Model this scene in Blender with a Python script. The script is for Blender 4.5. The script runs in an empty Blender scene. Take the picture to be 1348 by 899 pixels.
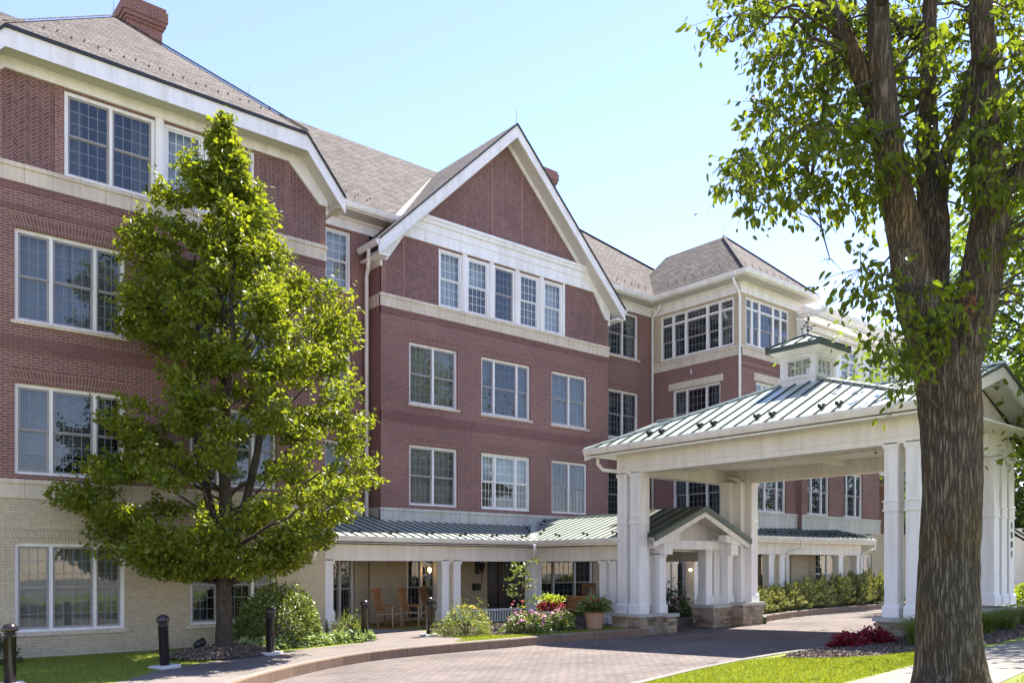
import bpy, bmesh, math, random
import numpy as np
from mathutils import Vector
R=math.radians
random.seed(7)
S=bpy.context.scene
COL=S.collection
# ---------------------------------------------------------------- camera, sky, sun, exposure
cam=bpy.data.cameras.new('camera'); camo=bpy.data.objects.new('camera',cam); COL.objects.link(camo)
camo.location=(0,0,1.87); camo.rotation_euler=(R(90),0,R(-40.1))
cam.sensor_width=36; cam.lens=29.54; cam.shift_y=.2192; cam.clip_start=.1; cam.clip_end=3000
S.camera=camo
SUN=Vector((.55,.10,1)).normalized(); EL=math.asin(SUN.z)
W=bpy.data.worlds.new('World'); S.world=W; W.use_nodes=True
nt=W.node_tree; bg=nt.nodes['Background']
sky=nt.nodes.new('ShaderNodeTexSky'); sky.sky_type='NISHITA'; sky.sun_disc=False
sky.sun_elevation=EL; sky.sun_rotation=math.atan2(SUN.x,SUN.y); sky.air_density=1.0; sky.dust_density=.02; sky.ozone_density=.6
hue=nt.nodes.new('ShaderNodeMix'); hue.data_type='RGBA'; hue.blend_type='MULTIPLY'; hue.inputs[0].default_value=1; hue.inputs[7].default_value=(.96,.86,1.0,1); nt.links.new(sky.outputs[0],hue.inputs[6]); nt.links.new(hue.outputs[2],bg.inputs[0]); bg.inputs[1].default_value=.10
sl=bpy.data.lights.new('sun','SUN'); sl.energy=3.9; sl.angle=R(.53); sl.color=(1,.95,.86)
so=bpy.data.objects.new('sun',sl); COL.objects.link(so); so.rotation_euler=SUN.to_track_quat('Z','Y').to_euler(); so.location=(10,10,40)
S.view_settings.view_transform='Standard'; S.view_settings.look='None'; S.view_settings.gamma=1; S.view_settings.use_curve_mapping=False
S.view_settings.exposure=1.95
try:
    S.cycles.max_bounces=8; S.cycles.transparent_max_bounces=16
except Exception: pass

# ---------------------------------------------------------------- materials
def newmat(name):
    m=bpy.data.materials.new(name); m.use_nodes=True
    return m,m.node_tree,m.node_tree.nodes['Principled BSDF']
def nd(t,k,**kw):
    n=t.nodes.new(k)
    for a,b in kw.items(): setattr(n,a,b)
    return n
def mixc(t,f,a,b,mode='MIX'):
    n=nd(t,'ShaderNodeMix',data_type='RGBA',blend_type=mode)
    for s,v in ((n.inputs[0],f),(n.inputs[6],a),(n.inputs[7],b)):
        if hasattr(v,'is_output'): t.links.new(v,s)
        else: s.default_value=v if not isinstance(v,tuple) else (*v,1)[:4]
    return n.outputs[2]
def mth(t,op,a,b=None,c=None):
    n=nd(t,'ShaderNodeMath',operation=op)
    for i,v in enumerate((a,b,c)):
        if v is None: continue
        if hasattr(v,'is_output'): t.links.new(v,n.inputs[i])
        else: n.inputs[i].default_value=v
    return n.outputs[0]
def noise(t,scale,vec=None,detail=4,rough=.55):
    n=nd(t,'ShaderNodeTexNoise'); n.inputs['Scale'].default_value=scale; n.inputs['Detail'].default_value=detail; n.inputs['Roughness'].default_value=rough
    if vec is not None: t.links.new(vec,n.inputs['Vector'])
    return n.outputs['Fac']
def ramp(t,f,stops):
    r=nd(t,'ShaderNodeValToRGB'); t.links.new(f,r.inputs[0]); e=r.color_ramp.elements
    while len(e)<len(stops): e.new(.5)
    for el,(p,c) in zip(e,stops): el.position=p; el.color=(*c,1)
    return r.outputs[0]
def bump(t,p,h,strength=.3,dist=.02):
    b=nd(t,'ShaderNodeBump'); b.inputs['Strength'].default_value=strength; b.inputs['Distance'].default_value=dist
    t.links.new(h,b.inputs['Height']); t.links.new(b.outputs[0],p.inputs['Normal'])
def objc(t): return nd(t,'ShaderNodeTexCoord').outputs['Object']
def uvc(t): return nd(t,'ShaderNodeTexCoord').outputs['UV']
def plain(name,c,rough=.6,var=.12,scale=3.,metal=0.,spec=.5,bs=0.,bscale=40.):
    m,t,p=newmat(name); v=objc(t)
    n=noise(t,scale,v); c2=tuple(x*(1-var) for x in c); c3=tuple(min(1,x*(1+var)) for x in c)
    t.links.new(mixc(t,n,c2,c3),p.inputs['Base Color'])
    p.inputs['Roughness'].default_value=rough; p.inputs['Metallic'].default_value=metal; p.inputs['Specular IOR Level'].default_value=spec
    if bs: bump(t,p,noise(t,bscale,v),bs,.01)
    return m
def brickmat(name,c1,c2,mortar,bw=.185,rh=.0585,ms=.0062,var=.35,swap=False,bstr=.5):
    m,t,p=newmat(name); v=uvc(t)
    b=nd(t,'ShaderNodeTexBrick'); t.links.new(v,b.inputs['Vector'])
    b.inputs['Color1'].default_value=(*c1,1); b.inputs['Color2'].default_value=(*c2,1); b.inputs['Mortar'].default_value=(*mortar,1)
    b.inputs['Scale'].default_value=1; b.inputs['Mortar Size'].default_value=ms; b.inputs['Mortar Smooth'].default_value=.2
    b.inputs['Brick Width'].default_value=bw; b.inputs['Row Height'].default_value=rh; b.inputs['Bias'].default_value=0
    big=noise(t,.35,v,5); sm=noise(t,9,v,3)
    c=mixc(t,1.0,b.outputs['Color'],ramp(t,big,[(.3,(1-var*.6,)*3),(.7,(1+var*.35,)*3)]),'MULTIPLY')
    c=mixc(t,.5,c,ramp(t,sm,[(.3,(.8,.8,.82)),(.7,(1.2,1.18,1.15))]),'MULTIPLY')
    t.links.new(c,p.inputs['Base Color']); p.inputs['Roughness'].default_value=.85; p.inputs['Specular IOR Level'].default_value=.25
    h=mth(t,'SUBTRACT',1.0,b.outputs['Fac']); h=mth(t,'ADD',h,mth(t,'MULTIPLY',sm,.25)); bump(t,p,h,bstr,.006)
    return m
M={}
M['red_brick']=brickmat('red brick',(.235,.106,.09),(.172,.080,.076),(.43,.325,.26))
M['dark_brick']=brickmat('dark brick course',(.21,.096,.086),(.165,.076,.073),(.30,.21,.17),ms=.004)
M['arch_brick']=brickmat('arch brick',(.24,.108,.093),(.175,.081,.077),(.37,.28,.21),bw=.175,rh=.0585)
M['tan_arch']=brickmat('tan arch brick',(.56,.46,.315),(.50,.41,.285),(.33,.27,.20),.175,.0585,var=.2)
M['tan_brick']=brickmat('tan brick',(.56,.46,.315),(.50,.41,.285),(.36,.30,.22),var=.2,ms=.005)
M['chimney_brick']=brickmat('chimney brick',(.27,.115,.085),(.20,.085,.07),(.34,.27,.22))
def herring():
    m,t,p=newmat('herringbone brick'); v=uvc(t)
    s=nd(t,'ShaderNodeSeparateXYZ'); t.links.new(v,s.inputs[0]); u,w=s.outputs[0],s.outputs[1]
    cw=.112; rh=.083
    pp=mth(t,'PINGPONG',u,cw); colid=mth(t,'FLOOR',mth(t,'DIVIDE',u,cw))
    par=mth(t,'MODULO',colid,2.0)
    v2=mth(t,'ADD',w,mth(t,'MULTIPLY',pp,.92)); v2=mth(t,'ADD',v2,mth(t,'MULTIPLY',par,.03))
    row=mth(t,'DIVIDE',v2,rh); fr=mth(t,'FRACT',row); rid=mth(t,'FLOOR',row)
    line=mth(t,'LESS_THAN',mth(t,'PINGPONG',row,.5),.085)
    frc=mth(t,'PINGPONG',mth(t,'DIVIDE',u,cw),.5); cl=mth(t,'LESS_THAN',frc,.035)
    mask=mth(t,'MAXIMUM',line,mth(t,'MULTIPLY',cl,.75))
    cb=nd(t,'ShaderNodeCombineXYZ'); t.links.new(rid,cb.inputs[0]); t.links.new(colid,cb.inputs[1])
    wn=nd(t,'ShaderNodeTexWhiteNoise'); t.links.new(cb.outputs[0],wn.inputs['Vector'])
    base=ramp(t,wn.outputs['Value'],[(0,(.125,.061,.062)),(.6,(.175,.084,.081)),(1,(.21,.103,.094))])
    c=mixc(t,mask,base,(.36,.27,.21)); big=noise(t,.5,v)
    c=mixc(t,1.0,c,ramp(t,big,[(.3,(.85,)*3),(.7,(1.1,)*3)]),'MULTIPLY')
    t.links.new(c,p.inputs['Base Color']); p.inputs['Roughness'].default_value=.85; p.inputs['Specular IOR Level'].default_value=.25
    bump(t,p,mth(t,'SUBTRACT',1.0,mask),.4,.006)
    return m
M['herring']=herring()
def stonem(name,c,bw,rh,ms=.004,jc=None):
    m,t,p=newmat(name); v=uvc(t); b=nd(t,'ShaderNodeTexBrick',offset=0.0); t.links.new(v,b.inputs['Vector'])
    b.inputs['Color1'].default_value=(*c,1); b.inputs['Color2'].default_value=(*[x*.93 for x in c],1); b.inputs['Mortar'].default_value=(*(jc or [x*.5 for x in c]),1)
    b.inputs['Scale'].default_value=1; b.inputs['Mortar Size'].default_value=ms; b.inputs['Brick Width'].default_value=bw; b.inputs['Row Height'].default_value=rh
    n=noise(t,1.3,v,6); s=nd(t,'ShaderNodeMapping'); s.inputs['Scale'].default_value=(4,.6,1); t.links.new(v,s.inputs[0]); st=noise(t,2.2,s.outputs[0],5)
    c2=mixc(t,1.0,b.outputs['Color'],ramp(t,n,[(.3,(.88,.87,.86)),(.7,(1.08,)*3)]),'MULTIPLY'); c2=mixc(t,.6,c2,ramp(t,st,[(.35,(.8,.79,.77)),(.6,(1.05,)*3)]),'MULTIPLY')
    t.links.new(c2,p.inputs['Base Color']); p.inputs['Roughness'].default_value=.8; bump(t,p,noise(t,60,v),.15,.004)
    return m
M['cream']=stonem('cream stone band',(.66,.56,.43),.52,3.,.006)
M['grey_stone']=stonem('pale stone course',(.56,.545,.48),.36,3.,.006)
M['cap_stone']=plain('cap stone',(.46,.44,.39),.8,.15,6,bs=.2)
def trimm(name,c):
    m,t,p=newmat(name); v=objc(t)
    s=nd(t,'ShaderNodeMapping'); s.inputs['Scale'].default_value=(3,3,.35); t.links.new(v,s.inputs[0])
    n=noise(t,1.5,s.outputs[0],6,.6); n2=noise(t,.4,v,4)
    cc=mixc(t,1.0,c,ramp(t,n,[(.25,(.80,.785,.75)),(.58,(1,)*3)]),'MULTIPLY'); cc=mixc(t,.7,cc,ramp(t,n2,[(.3,(.93,.92,.90)),(.7,(1.02,)*3)]),'MULTIPLY')
    t.links.new(cc,p.inputs['Base Color']); p.inputs['Roughness'].default_value=.5; p.inputs['Specular IOR Level'].default_value=.4
    bump(t,p,noise(t,25,v),.04,.004)
    return m
M['trim']=trimm('white painted trim',(.86,.835,.80))
M['trim2']=trimm('cream painted trim',(.84,.80,.75))
M['soffit']=plain('soffit vent',(.55,.52,.47),.6,.1,8)
M['sash']=plain('taupe sash',(.30,.275,.27),.5,.08)
M['sashw']=plain('white sash',(.72,.72,.68),.5,.06)
M['muntin']=plain('pale muntin',(.20,.23,.25),.5,.06)
def shingle():
    m,t,p=newmat('weathered shingle'); v=uvc(t); b=nd(t,'ShaderNodeTexBrick'); t.links.new(v,b.inputs['Vector'])
    b.inputs['Color1'].default_value=(.15,.128,.114,1); b.inputs['Color2'].default_value=(.080,.068,.061,1); b.inputs['Mortar'].default_value=(.035,.031,.03,1)
    b.inputs['Scale'].default_value=1; b.inputs['Mortar Size'].default_value=.014; b.inputs['Mortar Smooth'].default_value=.5; b.inputs['Brick Width'].default_value=.27; b.inputs['Row Height'].default_value=.14
    n=noise(t,14,v,4); n2=noise(t,.6,v,5)
    c=mixc(t,.8,b.outputs['Color'],ramp(t,n,[(.3,(.42,.42,.44)),(.7,(1.6,1.55,1.48))]),'MULTIPLY'); c=mixc(t,.8,c,ramp(t,n2,[(.3,(.85,)*3),(.7,(1.15,)*3)]),'MULTIPLY')
    t.links.new(c,p.inputs['Base Color']); p.inputs['Roughness'].default_value=.9; p.inputs['Specular IOR Level'].default_value=.2
    bump(t,p,mth(t,'ADD',mth(t,'SUBTRACT',1.0,b.outputs['Fac']),n),.6,.012)
    return m
M['shingle']=shingle()
def metalroof(name,c,metal=.35,rough=.42):
    m,t,p=newmat(name); v=objc(t); n=noise(t,1.1,v,5)
    t.links.new(mixc(t,n,tuple(x*.85 for x in c),tuple(x*1.15 for x in c)),p.inputs['Base Color'])
    p.inputs['Metallic'].default_value=metal; t.links.new(mth(t,'ADD',mth(t,'MULTIPLY',n,.16),rough-.08),p.inputs['Roughness'])
    bump(t,p,noise(t,2.5,v),.06,.02)
    return m
M['metal']=metalroof('green standing seam metal',(.47,.52,.445),.35,.36)
M['seam']=metalroof('dark seam',(.035,.05,.045),.2,.5)
M['dark_green']=metalroof('dark green fascia metal',(.075,.09,.065),.1,.5)
M['guard']=plain('snow guard metal',(.075,.07,.068),.5,.1)
M['black']=plain('black paint',(.018,.016,.018),.22,.2,4,spec=.6)
M['bollard']=plain('dark bronze paint',(.035,.026,.026),.25,.2,5,metal=.3,spec=.6)
M['iron']=plain('black iron',(.02,.02,.02),.5,.2)
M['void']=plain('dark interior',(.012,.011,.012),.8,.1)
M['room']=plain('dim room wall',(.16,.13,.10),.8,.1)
def curtain(name,c):
    m,t,p=newmat(name); v=uvc(t); s=nd(t,'ShaderNodeMapping'); s.inputs['Scale'].default_value=(9,.15,1); t.links.new(v,s.inputs[0])
    n=noise(t,2,s.outputs[0],3); t.links.new(mixc(t,n,tuple(x*.68 for x in c),tuple(min(1,x*1.25) for x in c)),p.inputs['Base Color']); p.inputs['Roughness'].default_value=.9
    return m
M['curtain']=curtain('grey curtain',(.135,.145,.16)); M['curtain_beige']=curtain('beige curtain',(.22,.20,.165)); M['curtain_blue']=curtain('blue grey curtain',(.13,.15,.18)); M['sheer']=curtain('sheer curtain',(.42,.46,.48)); M['drape']=curtain('dark drape',(.08,.078,.08))
M['blind']=plain('blind slats',(.14,.14,.15),.6)
def glassm():
    m,t,p=newmat('window glass'); t.nodes.remove(p); out=t.nodes['Material Output']
    g=nd(t,'ShaderNodeBsdfGlossy'); g.inputs['Roughness'].default_value=.015; g.inputs['Color'].default_value=(.95,1,1,1)
    tr=nd(t,'ShaderNodeBsdfTransparent'); tr.inputs['Color'].default_value=(.83,.87,.86,1)
    fz=nd(t,'ShaderNodeLayerWeight'); fz.inputs['Blend'].default_value=.5
    tc=objc(t); b=nd(t,'ShaderNodeBump'); b.inputs['Strength'].default_value=.05; b.inputs['Distance'].default_value=.05; t.links.new(noise(t,1.2,tc,2),b.inputs['Height'])
    t.links.new(b.outputs[0],g.inputs['Normal'])
    f=mth(t,'MULTIPLY_ADD',mth(t,'POWER',fz.outputs['Facing'],4.0),.85,.075)
    mx=nd(t,'ShaderNodeMixShader'); t.links.new(f,mx.inputs[0]); t.links.new(tr.outputs[0],mx.inputs[1]); t.links.new(g.outputs[0],mx.inputs[2]); t.links.new(mx.outputs[0],out.inputs[0])
    return m
M['glass']=glassm()
def emit(name,c,s):
    m,t,p=newmat(name); p.inputs['Emission Color'].default_value=(*c,1); p.inputs['Emission Strength'].default_value=s; p.inputs['Base Color'].default_value=(*c,1); return m
M['bulb']=emit('lit bulb',(1,.62,.25),6.)
def paver(name,c1,c2,mo,bw,rh,rot=0,ms=.006,soft=.25):
    m,t,p=newmat(name); v=uvc(t); s=nd(t,'ShaderNodeMapping'); s.inputs['Rotation'].default_value=(0,0,rot); t.links.new(v,s.inputs[0])
    b=nd(t,'ShaderNodeTexBrick'); t.links.new(s.outputs[0],b.inputs['Vector'])
    b.inputs['Color1'].default_value=(*c1,1); b.inputs['Color2'].default_value=(*c2,1); b.inputs['Mortar'].default_value=(*mo,1); b.inputs['Scale'].default_value=1
    b.inputs['Mortar Size'].default_value=ms; b.inputs['Mortar Smooth'].default_value=.4; b.inputs['Brick Width'].default_value=bw; b.inputs['Row Height'].default_value=rh
    n=noise(t,.55,v,6,.6); n2=noise(t,18,v,3)
    c=mixc(t,1.0,b.outputs['Color'],ramp(t,n,[(.3,(1-soft,)*3),(.7,(1+soft*.5,)*3)]),'MULTIPLY'); c=mixc(t,.5,c,ramp(t,n2,[(.3,(.8,)*3),(.7,(1.2,)*3)]),'MULTIPLY')
    t.links.new(c,p.inputs['Base Color']); p.inputs['Roughness'].default_value=.85; p.inputs['Specular IOR Level'].default_value=.25
    bump(t,p,mth(t,'ADD',mth(t,'SUBTRACT',1.0,b.outputs['Fac']),n2),.3,.005)
    return m
M['road']=paver('pinkish grey driveway paver',(.205,.168,.152),(.152,.126,.115),(.06,.051,.047),.23,.115,0,.0095,.34)
M['walkpaver']=paver('buff walk paver',(.20,.168,.15),(.18,.152,.136),(.14,.12,.11),.2,.1,.6,.004)
M['concrete']=paver('concrete path',(.235,.215,.19),(.215,.20,.178),(.12,.11,.10),1.5,1.5,.3,.008,.18)
M['kerb']=stonem('granite kerb',(.23,.15,.098),1.1,5.,.008)
M['porchfloor']=plain('porch concrete',(.30,.27,.25),.85,.2,2,bs=.1)
def mulchm():
    m,t,p=newmat('wood mulch'); v=objc(t); n=noise(t,28,v,5,.7); vo=nd(t,'ShaderNodeTexVoronoi'); vo.inputs['Scale'].default_value=35; t.links.new(v,vo.inputs['Vector'])
    t.links.new(mixc(t,.5,ramp(t,n,[(.35,(.04,.03,.026)),(.65,(.22,.17,.14))]),ramp(t,vo.outputs['Distance'],[(0,(.2,.15,.13)),(.6,(.05,.04,.035))])),p.inputs['Base Color']); p.inputs['Roughness'].default_value=.95
    bump(t,p,n,1,.03); return m
M['mulch']=mulchm()
def lawnm():
    m,t,p=newmat('lawn'); v=objc(t); n=noise(t,1.1,v,5); n2=noise(t,55,v,3)
    c=ramp(t,n,[(.3,(.135,.17,.022)),(.7,(.21,.25,.04))]); c=mixc(t,.7,c,ramp(t,n2,[(.3,(.5,.5,.4)),(.7,(1.4,1.4,1.2))]),'MULTIPLY')
    t.links.new(c,p.inputs['Base Color']); p.inputs['Roughness'].default_value=.9; bump(t,p,n2,.8,.03); return m
M['lawn']=lawnm()
def leafm(name,dark,light,trans=.35,gloss=.25,rough=.4):
    m,t,p=newmat(name); t.nodes.remove(p); out=t.nodes['Material Output']
    a=nd(t,'ShaderNodeAttribute',attribute_name='v'); c=ramp(t,a.outputs['Fac'],[(0,dark),(.75,light),(1,tuple(min(1,x*1.25) for x in light))])
    d=nd(t,'ShaderNodeBsdfPrincipled'); t.links.new(c,d.inputs['Base Color']); d.inputs['Roughness'].default_value=rough; d.inputs['Specular IOR Level'].default_value=gloss
    tl=nd(t,'ShaderNodeBsdfTranslucent'); t.links.new(mixc(t,1.0,c,(1.55,1.45,.45),'MULTIPLY'),tl.inputs['Color'])
    mx=nd(t,'ShaderNodeMixShader'); mx.inputs[0].default_value=trans; t.links.new(d.outputs[0],mx.inputs[1]); t.links.new(tl.outputs[0],mx.inputs[2]); t.links.new(mx.outputs[0],out.inputs[0]); return m
M['leaf_pear']=leafm('pear leaf',(.09,.13,.014),(.205,.24,.034),.58,.45,.42)
M['leaf_elm']=leafm('elm leaf',(.075,.115,.014),(.155,.20,.027),.64,.3)
M['leaf_locust']=leafm('locust leaf',(.08,.13,.02),(.16,.22,.04),.5,.3)
M['leaf_far']=leafm('far leaf',(.025,.05,.012),(.06,.10,.02),.25,.3)
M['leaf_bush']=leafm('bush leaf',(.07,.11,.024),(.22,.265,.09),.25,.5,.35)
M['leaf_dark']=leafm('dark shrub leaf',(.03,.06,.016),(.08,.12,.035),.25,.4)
M['leaf_variegated']=leafm('variegated leaf',(.10,.17,.05),(.38,.45,.22),.25,.3)
M['leaf_yellowgreen']=leafm('yellow green leaf',(.12,.17,.05),(.26,.30,.09),.3,.3)
M['leaf_lime']=leafm('lime leaf',(.22,.30,.03),(.42,.50,.07),.3,.3)
M['leaf_red']=leafm('burgundy leaf',(.12,.012,.02),(.25,.02,.042),.3,.4)
M['chip']=leafm('bark chip',(.05,.035,.028),(.26,.20,.165),0.,.2,.9)
M['leaf_brown']=leafm('withered leaf',(.09,.04,.025),(.24,.12,.07),.2,.2,.8)
M['needle']=leafm('juniper needle',(.10,.125,.045),(.34,.355,.165),.25,.2,.6)
M['grassblade']=leafm('grass blade',(.13,.175,.02),(.29,.33,.055),.45,.2,.6)
M['ornblade']=leafm('ornamental grass blade',(.08,.125,.025),(.25,.31,.09),.4,.3,.5)
M['petal_yellow']=plain('yellow petal',(.75,.55,.04),.6,.1); M['petal_pink']=plain('pink petal',(.72,.27,.42),.6,.15); M['petal_red']=plain('red petal',(.55,.03,.06),.6,.2); M['petal_white']=plain('white petal',(.75,.72,.6),.6,.1)
def barkm(name,c1,c2,sc=1.,tint=None):
    m,t,p=newmat(name); v=objc(t); pass
    def ridged(sc_,zs,det):
        mp=nd(t,'ShaderNodeMapping'); mp.inputs['Scale'].default_value=(sc_*sc,sc_*sc,zs*sc); t.links.new(v,mp.inputs[0]); nn=noise(t,1.0,mp.outputs[0],det,.6)
        return mth(t,'MULTIPLY',mth(t,'ABSOLUTE',mth(t,'SUBTRACT',nn,.5)),2.0)
    big=noise(t,1.6,v,4); r1=ridged(27,2.6,6); r2=ridged(48,13,3)
    h=mth(t,'ADD',mth(t,'MINIMUM',mth(t,'MULTIPLY',r1,4.0),.7),mth(t,'MULTIPLY',r2,.45))
    c=ramp(t,h,[(.08,tuple(x*.52 for x in c1)),(.32,c1),(1,c2)])
    if tint: c=mixc(t,ramp(t,big,[(.45,(0,0,0)),(.7,(.8,.8,.8))]),c,mixc(t,1.0,c,tint,'MULTIPLY'))
    t.links.new(c,p.inputs['Base Color']); p.inputs['Roughness'].default_value=.95; p.inputs['Specular IOR Level'].default_value=.15
    bump(t,p,h,1.,.05*1/sc); return m
M['bark']=barkm('furrowed bark',(.165,.133,.092),(.205,.17,.12),1.0,(1.2,.98,.6)); M['bark2']=barkm('smooth bark',(.10,.08,.06),(.17,.14,.11),2.4)
M['twig']=plain('twig',(.06,.045,.035),.9,.3)
M['wood']=plain('honey oak',(.33,.155,.055),.45,.25,9); M['seatwood']=plain('pale oak',(.40,.26,.15),.5,.2,9); M['door']=plain('dark stained door',(.045,.018,.012),.35,.3,4)
M['terracotta']=plain('terracotta',(.42,.24,.15),.8,.15,5,bs=.2); M['whitepot']=plain('pale stone pot',(.62,.60,.54),.7,.12,5); M['orange_pot']=plain('orange glazed pot',(.55,.2,.06),.4,.3,8)
M['greyhouse']=plain('blue grey siding',(.36,.40,.45),.7,.1); M['flash']=plain('white valley metal',(.75,.76,.76),.4,.05,metal=.2)
M['whiteconc']=plain('white footing',(.55,.53,.50),.8,.12)
def fieldstone():
    m,t,p=newmat('ledgestone'); a=nd(t,'ShaderNodeAttribute',attribute_name='v'); v=objc(t); n=noise(t,9,v,6,.65)
    c=ramp(t,a.outputs['Fac'],[(0,(.19,.14,.095)),(.3,(.33,.225,.14)),(.55,(.40,.31,.21)),(.8,(.29,.25,.20)),(1,(.47,.35,.21))]); c=mixc(t,.8,c,ramp(t,n,[(.3,(.65,)*3),(.7,(1.25,)*3)]),'MULTIPLY')
    t.links.new(c,p.inputs['Base Color']); p.inputs['Roughness'].default_value=.9; bump(t,p,n,.8,.02); return m
M['fieldstone']=fieldstone()

# ---------------------------------------------------------------- mesh helpers
class MB:
    def __init__(s): s.v=[]; s.f=[]; s.uv=[]; s.mi=[]
    def face(s,pts,mi=0,uv=None):
        b=len(s.v); s.v+= [tuple(p) for p in pts]; s.f.append(tuple(range(b,b+len(pts)))); s.uv.append(uv); s.mi.append(mi)
    def hull8(s,c,mi=0):  # c: 8 corners, bottom ring 0-3, top ring 4-7
        for q in ((0,3,2,1),(4,5,6,7),(0,1,5,4),(1,2,6,5),(2,3,7,6),(3,0,4,7)): s.face([c[i] for i in q],mi)
    def box(s,x0,x1,y0,y1,z0,z1,mi=0):
        s.hull8([(x0,y0,z0),(x1,y0,z0),(x1,y1,z0),(x0,y1,z0),(x0,y0,z1),(x1,y0,z1),(x1,y1,z1),(x0,y1,z1)],mi)
    def taper(s,x0,x1,y0,y1,z0,z1,o,mi=0): # bottom grown by o
        s.hull8([(x0-o,y0-o,z0),(x1+o,y0-o,z0),(x1+o,y1+o,z0),(x0-o,y1+o,z0),(x0,y0,z1),(x1,y0,z1),(x1,y1,z1),(x0,y1,z1)],mi)
    def bar(s,a,b,w,h,up=(0,0,1),mi=0):
        a=Vector(a);b=Vector(b);d=(b-a).normalized();up=Vector(up); sd=d.cross(up)
        if sd.length<1e-4: sd=d.cross(Vector((1,0,0)))
        sd.normalize(); u=sd.cross(d).normalized(); sd*=w/2; u*=h/2
        s.hull8([a-sd-u,a+sd-u,b+sd-u,b-sd-u,a-sd+u,a+sd+u,b+sd+u,b-sd+u],mi)
    def prism(s,poly,off,mi=0):  # poly list of 3d points, offset vector
        off=Vector(off); p=[Vector(q) for q in poly]; n=len(p)
        s.face(p,mi); s.face([q+off for q in reversed(p)],mi)
        for i in range(n): s.face([p[i],p[i]+off,p[(i+1)%n]+off,p[(i+1)%n]],mi)
    def tube(s,path,radii,seg=8,mi=0,cap=True):
        P=[Vector(p) for p in path]; rings=[]; prev=None
        if not hasattr(radii,'__len__'): radii=[radii]*len(P)
        for i,p in enumerate(P):
            d=((P[min(i+1,len(P)-1)]-P[max(i-1,0)])).normalized()
            if prev is None:
                a=d.cross(Vector((0,0,1)));
                if a.length<1e-3: a=Vector((1,0,0))
            else: a=prev-d*prev.dot(d)
            a.normalize(); prev=a; b=d.cross(a)
            base=len(s.v)
            for k in range(seg):
                t=2*math.pi*k/seg; s.v.append(tuple(p+(a*math.cos(t)+b*math.sin(t))*radii[i]))
            rings.append(base)
        for i in range(len(rings)-1):
            for k in range(seg):
                k2=(k+1)%seg; s.f.append((rings[i]+k,rings[i]+k2,rings[i+1]+k2,rings[i+1]+k)); s.uv.append(None); s.mi.append(mi)
        if cap:
            for r,rev in ((rings[0],True),(rings[-1],False)):
                q=[r+k for k in range(seg)]; s.f.append(tuple(reversed(q)) if rev else tuple(q)); s.uv.append(None); s.mi.append(mi)
    def lathe(s,prof,c=(0,0,0),seg=20,mi=0):
        rings=[]
        for r,z in prof:
            b=len(s.v); rings.append(b)
            for k in range(seg): t=2*math.pi*k/seg; s.v.append((c[0]+r*math.cos(t),c[1]+r*math.sin(t),c[2]+z))
        for i in range(len(rings)-1):
            for k in range(seg):
                k2=(k+1)%seg; s.f.append((rings[i]+k,rings[i]+k2,rings[i+1]+k2,rings[i+1]+k)); s.uv.append(None); s.mi.append(mi)
        s.f.append(tuple(reversed([rings[0]+k for k in range(seg)]))); s.uv.append(None); s.mi.append(mi)
        s.f.append(tuple(rings[-1]+k for k in range(seg))); s.uv.append(None); s.mi.append(mi)
    def ball(s,c,r,seg=8,mi=0,sq=1.):
        prof=[(r*math.sin(math.pi*i/6)+1e-4,-r*sq*math.cos(math.pi*i/6)) for i in range(7)]; s.lathe(prof,c,seg,mi)
    def mesh(s,name,mats,smooth=False,merge=False):
        me=bpy.data.meshes.new(name); me.from_pydata(s.v,[],s.f)
        for m in (mats if isinstance(mats,(list,tuple)) else [mats]): me.materials.append(M[m])
        me.polygons.foreach_set('material_index',s.mi)
        ul=me.uv_layers.new(name='UVMap'); data=np.zeros(len(me.loops)*2)
        for fi,pl in enumerate(me.polygons):
            u=s.uv[fi]; ls=pl.loop_start
            if u is not None:
                for k,(a,b) in enumerate(u): data[2*(ls+k)]=a; data[2*(ls+k)+1]=b
                continue
            n=pl.normal
            if abs(n.z)>.985: t=Vector((1,0,0)); w=Vector((0,1,0))
            else:
                t=Vector((-n.y,n.x,0)).normalized()
                if t.x+t.y*.9<0: t=-t
                w=n.cross(t); w=w if w.z>0 else -w
            for k,vi in enumerate(pl.vertices):
                p=Vector(s.v[vi]); data[2*(ls+k)]=p.dot(t)+100; data[2*(ls+k)+1]=p.dot(w)+100
        ul.data.foreach_set('uv',data)
        bm=bmesh.new(); bm.from_mesh(me)
        if merge: bmesh.ops.remove_doubles(bm,verts=bm.verts,dist=1e-4)
        bmesh.ops.recalc_face_normals(bm,faces=bm.faces); bm.to_mesh(me); bm.free()
        if smooth:
            me.polygons.foreach_set('use_smooth',[True]*len(me.polygons))
        return me
def wpos(o):
    p=Vector(o.location); q=o.parent
    while q: p+=Vector(q.location); q=q.parent
    return p
def link(name,me,parent=None,label=None,world=False):
    o=bpy.data.objects.new(name,me); COL.objects.link(o)
    if parent:
        o.parent=parent
        if world: o.location=-wpos(parent)
    if label: o['label']=label
    return o
def part(name,mb,mats,parent,smooth=False,label=None,merge=False,world=True): return link(name,mb.mesh(name,mats,smooth,merge),parent,label,world)
def thing(name,label,cat,loc=(0,0,0),rot=0,group=None):
    o=bpy.data.objects.new(name,None); COL.objects.link(o); o.location=loc; o.rotation_euler=(0,0,rot); o.empty_display_size=.2
    o['label']=label; o['category']=cat
    if group: o['group']=group
    return o
def tag(o,label,cat,group=None):
    o['label']=label; o['category']=cat
    if group: o['group']=group
    return o
def copy_tree(o,parent=None):
    c=o.copy(); COL.objects.link(c); c.parent=parent
    for ch in list(o.children): copy_tree(ch,c)
    return c
def G(X,Y): return .0192*(min(max(X,6),24)-6)+.031*(14-min(max(Y,4),15))

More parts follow.
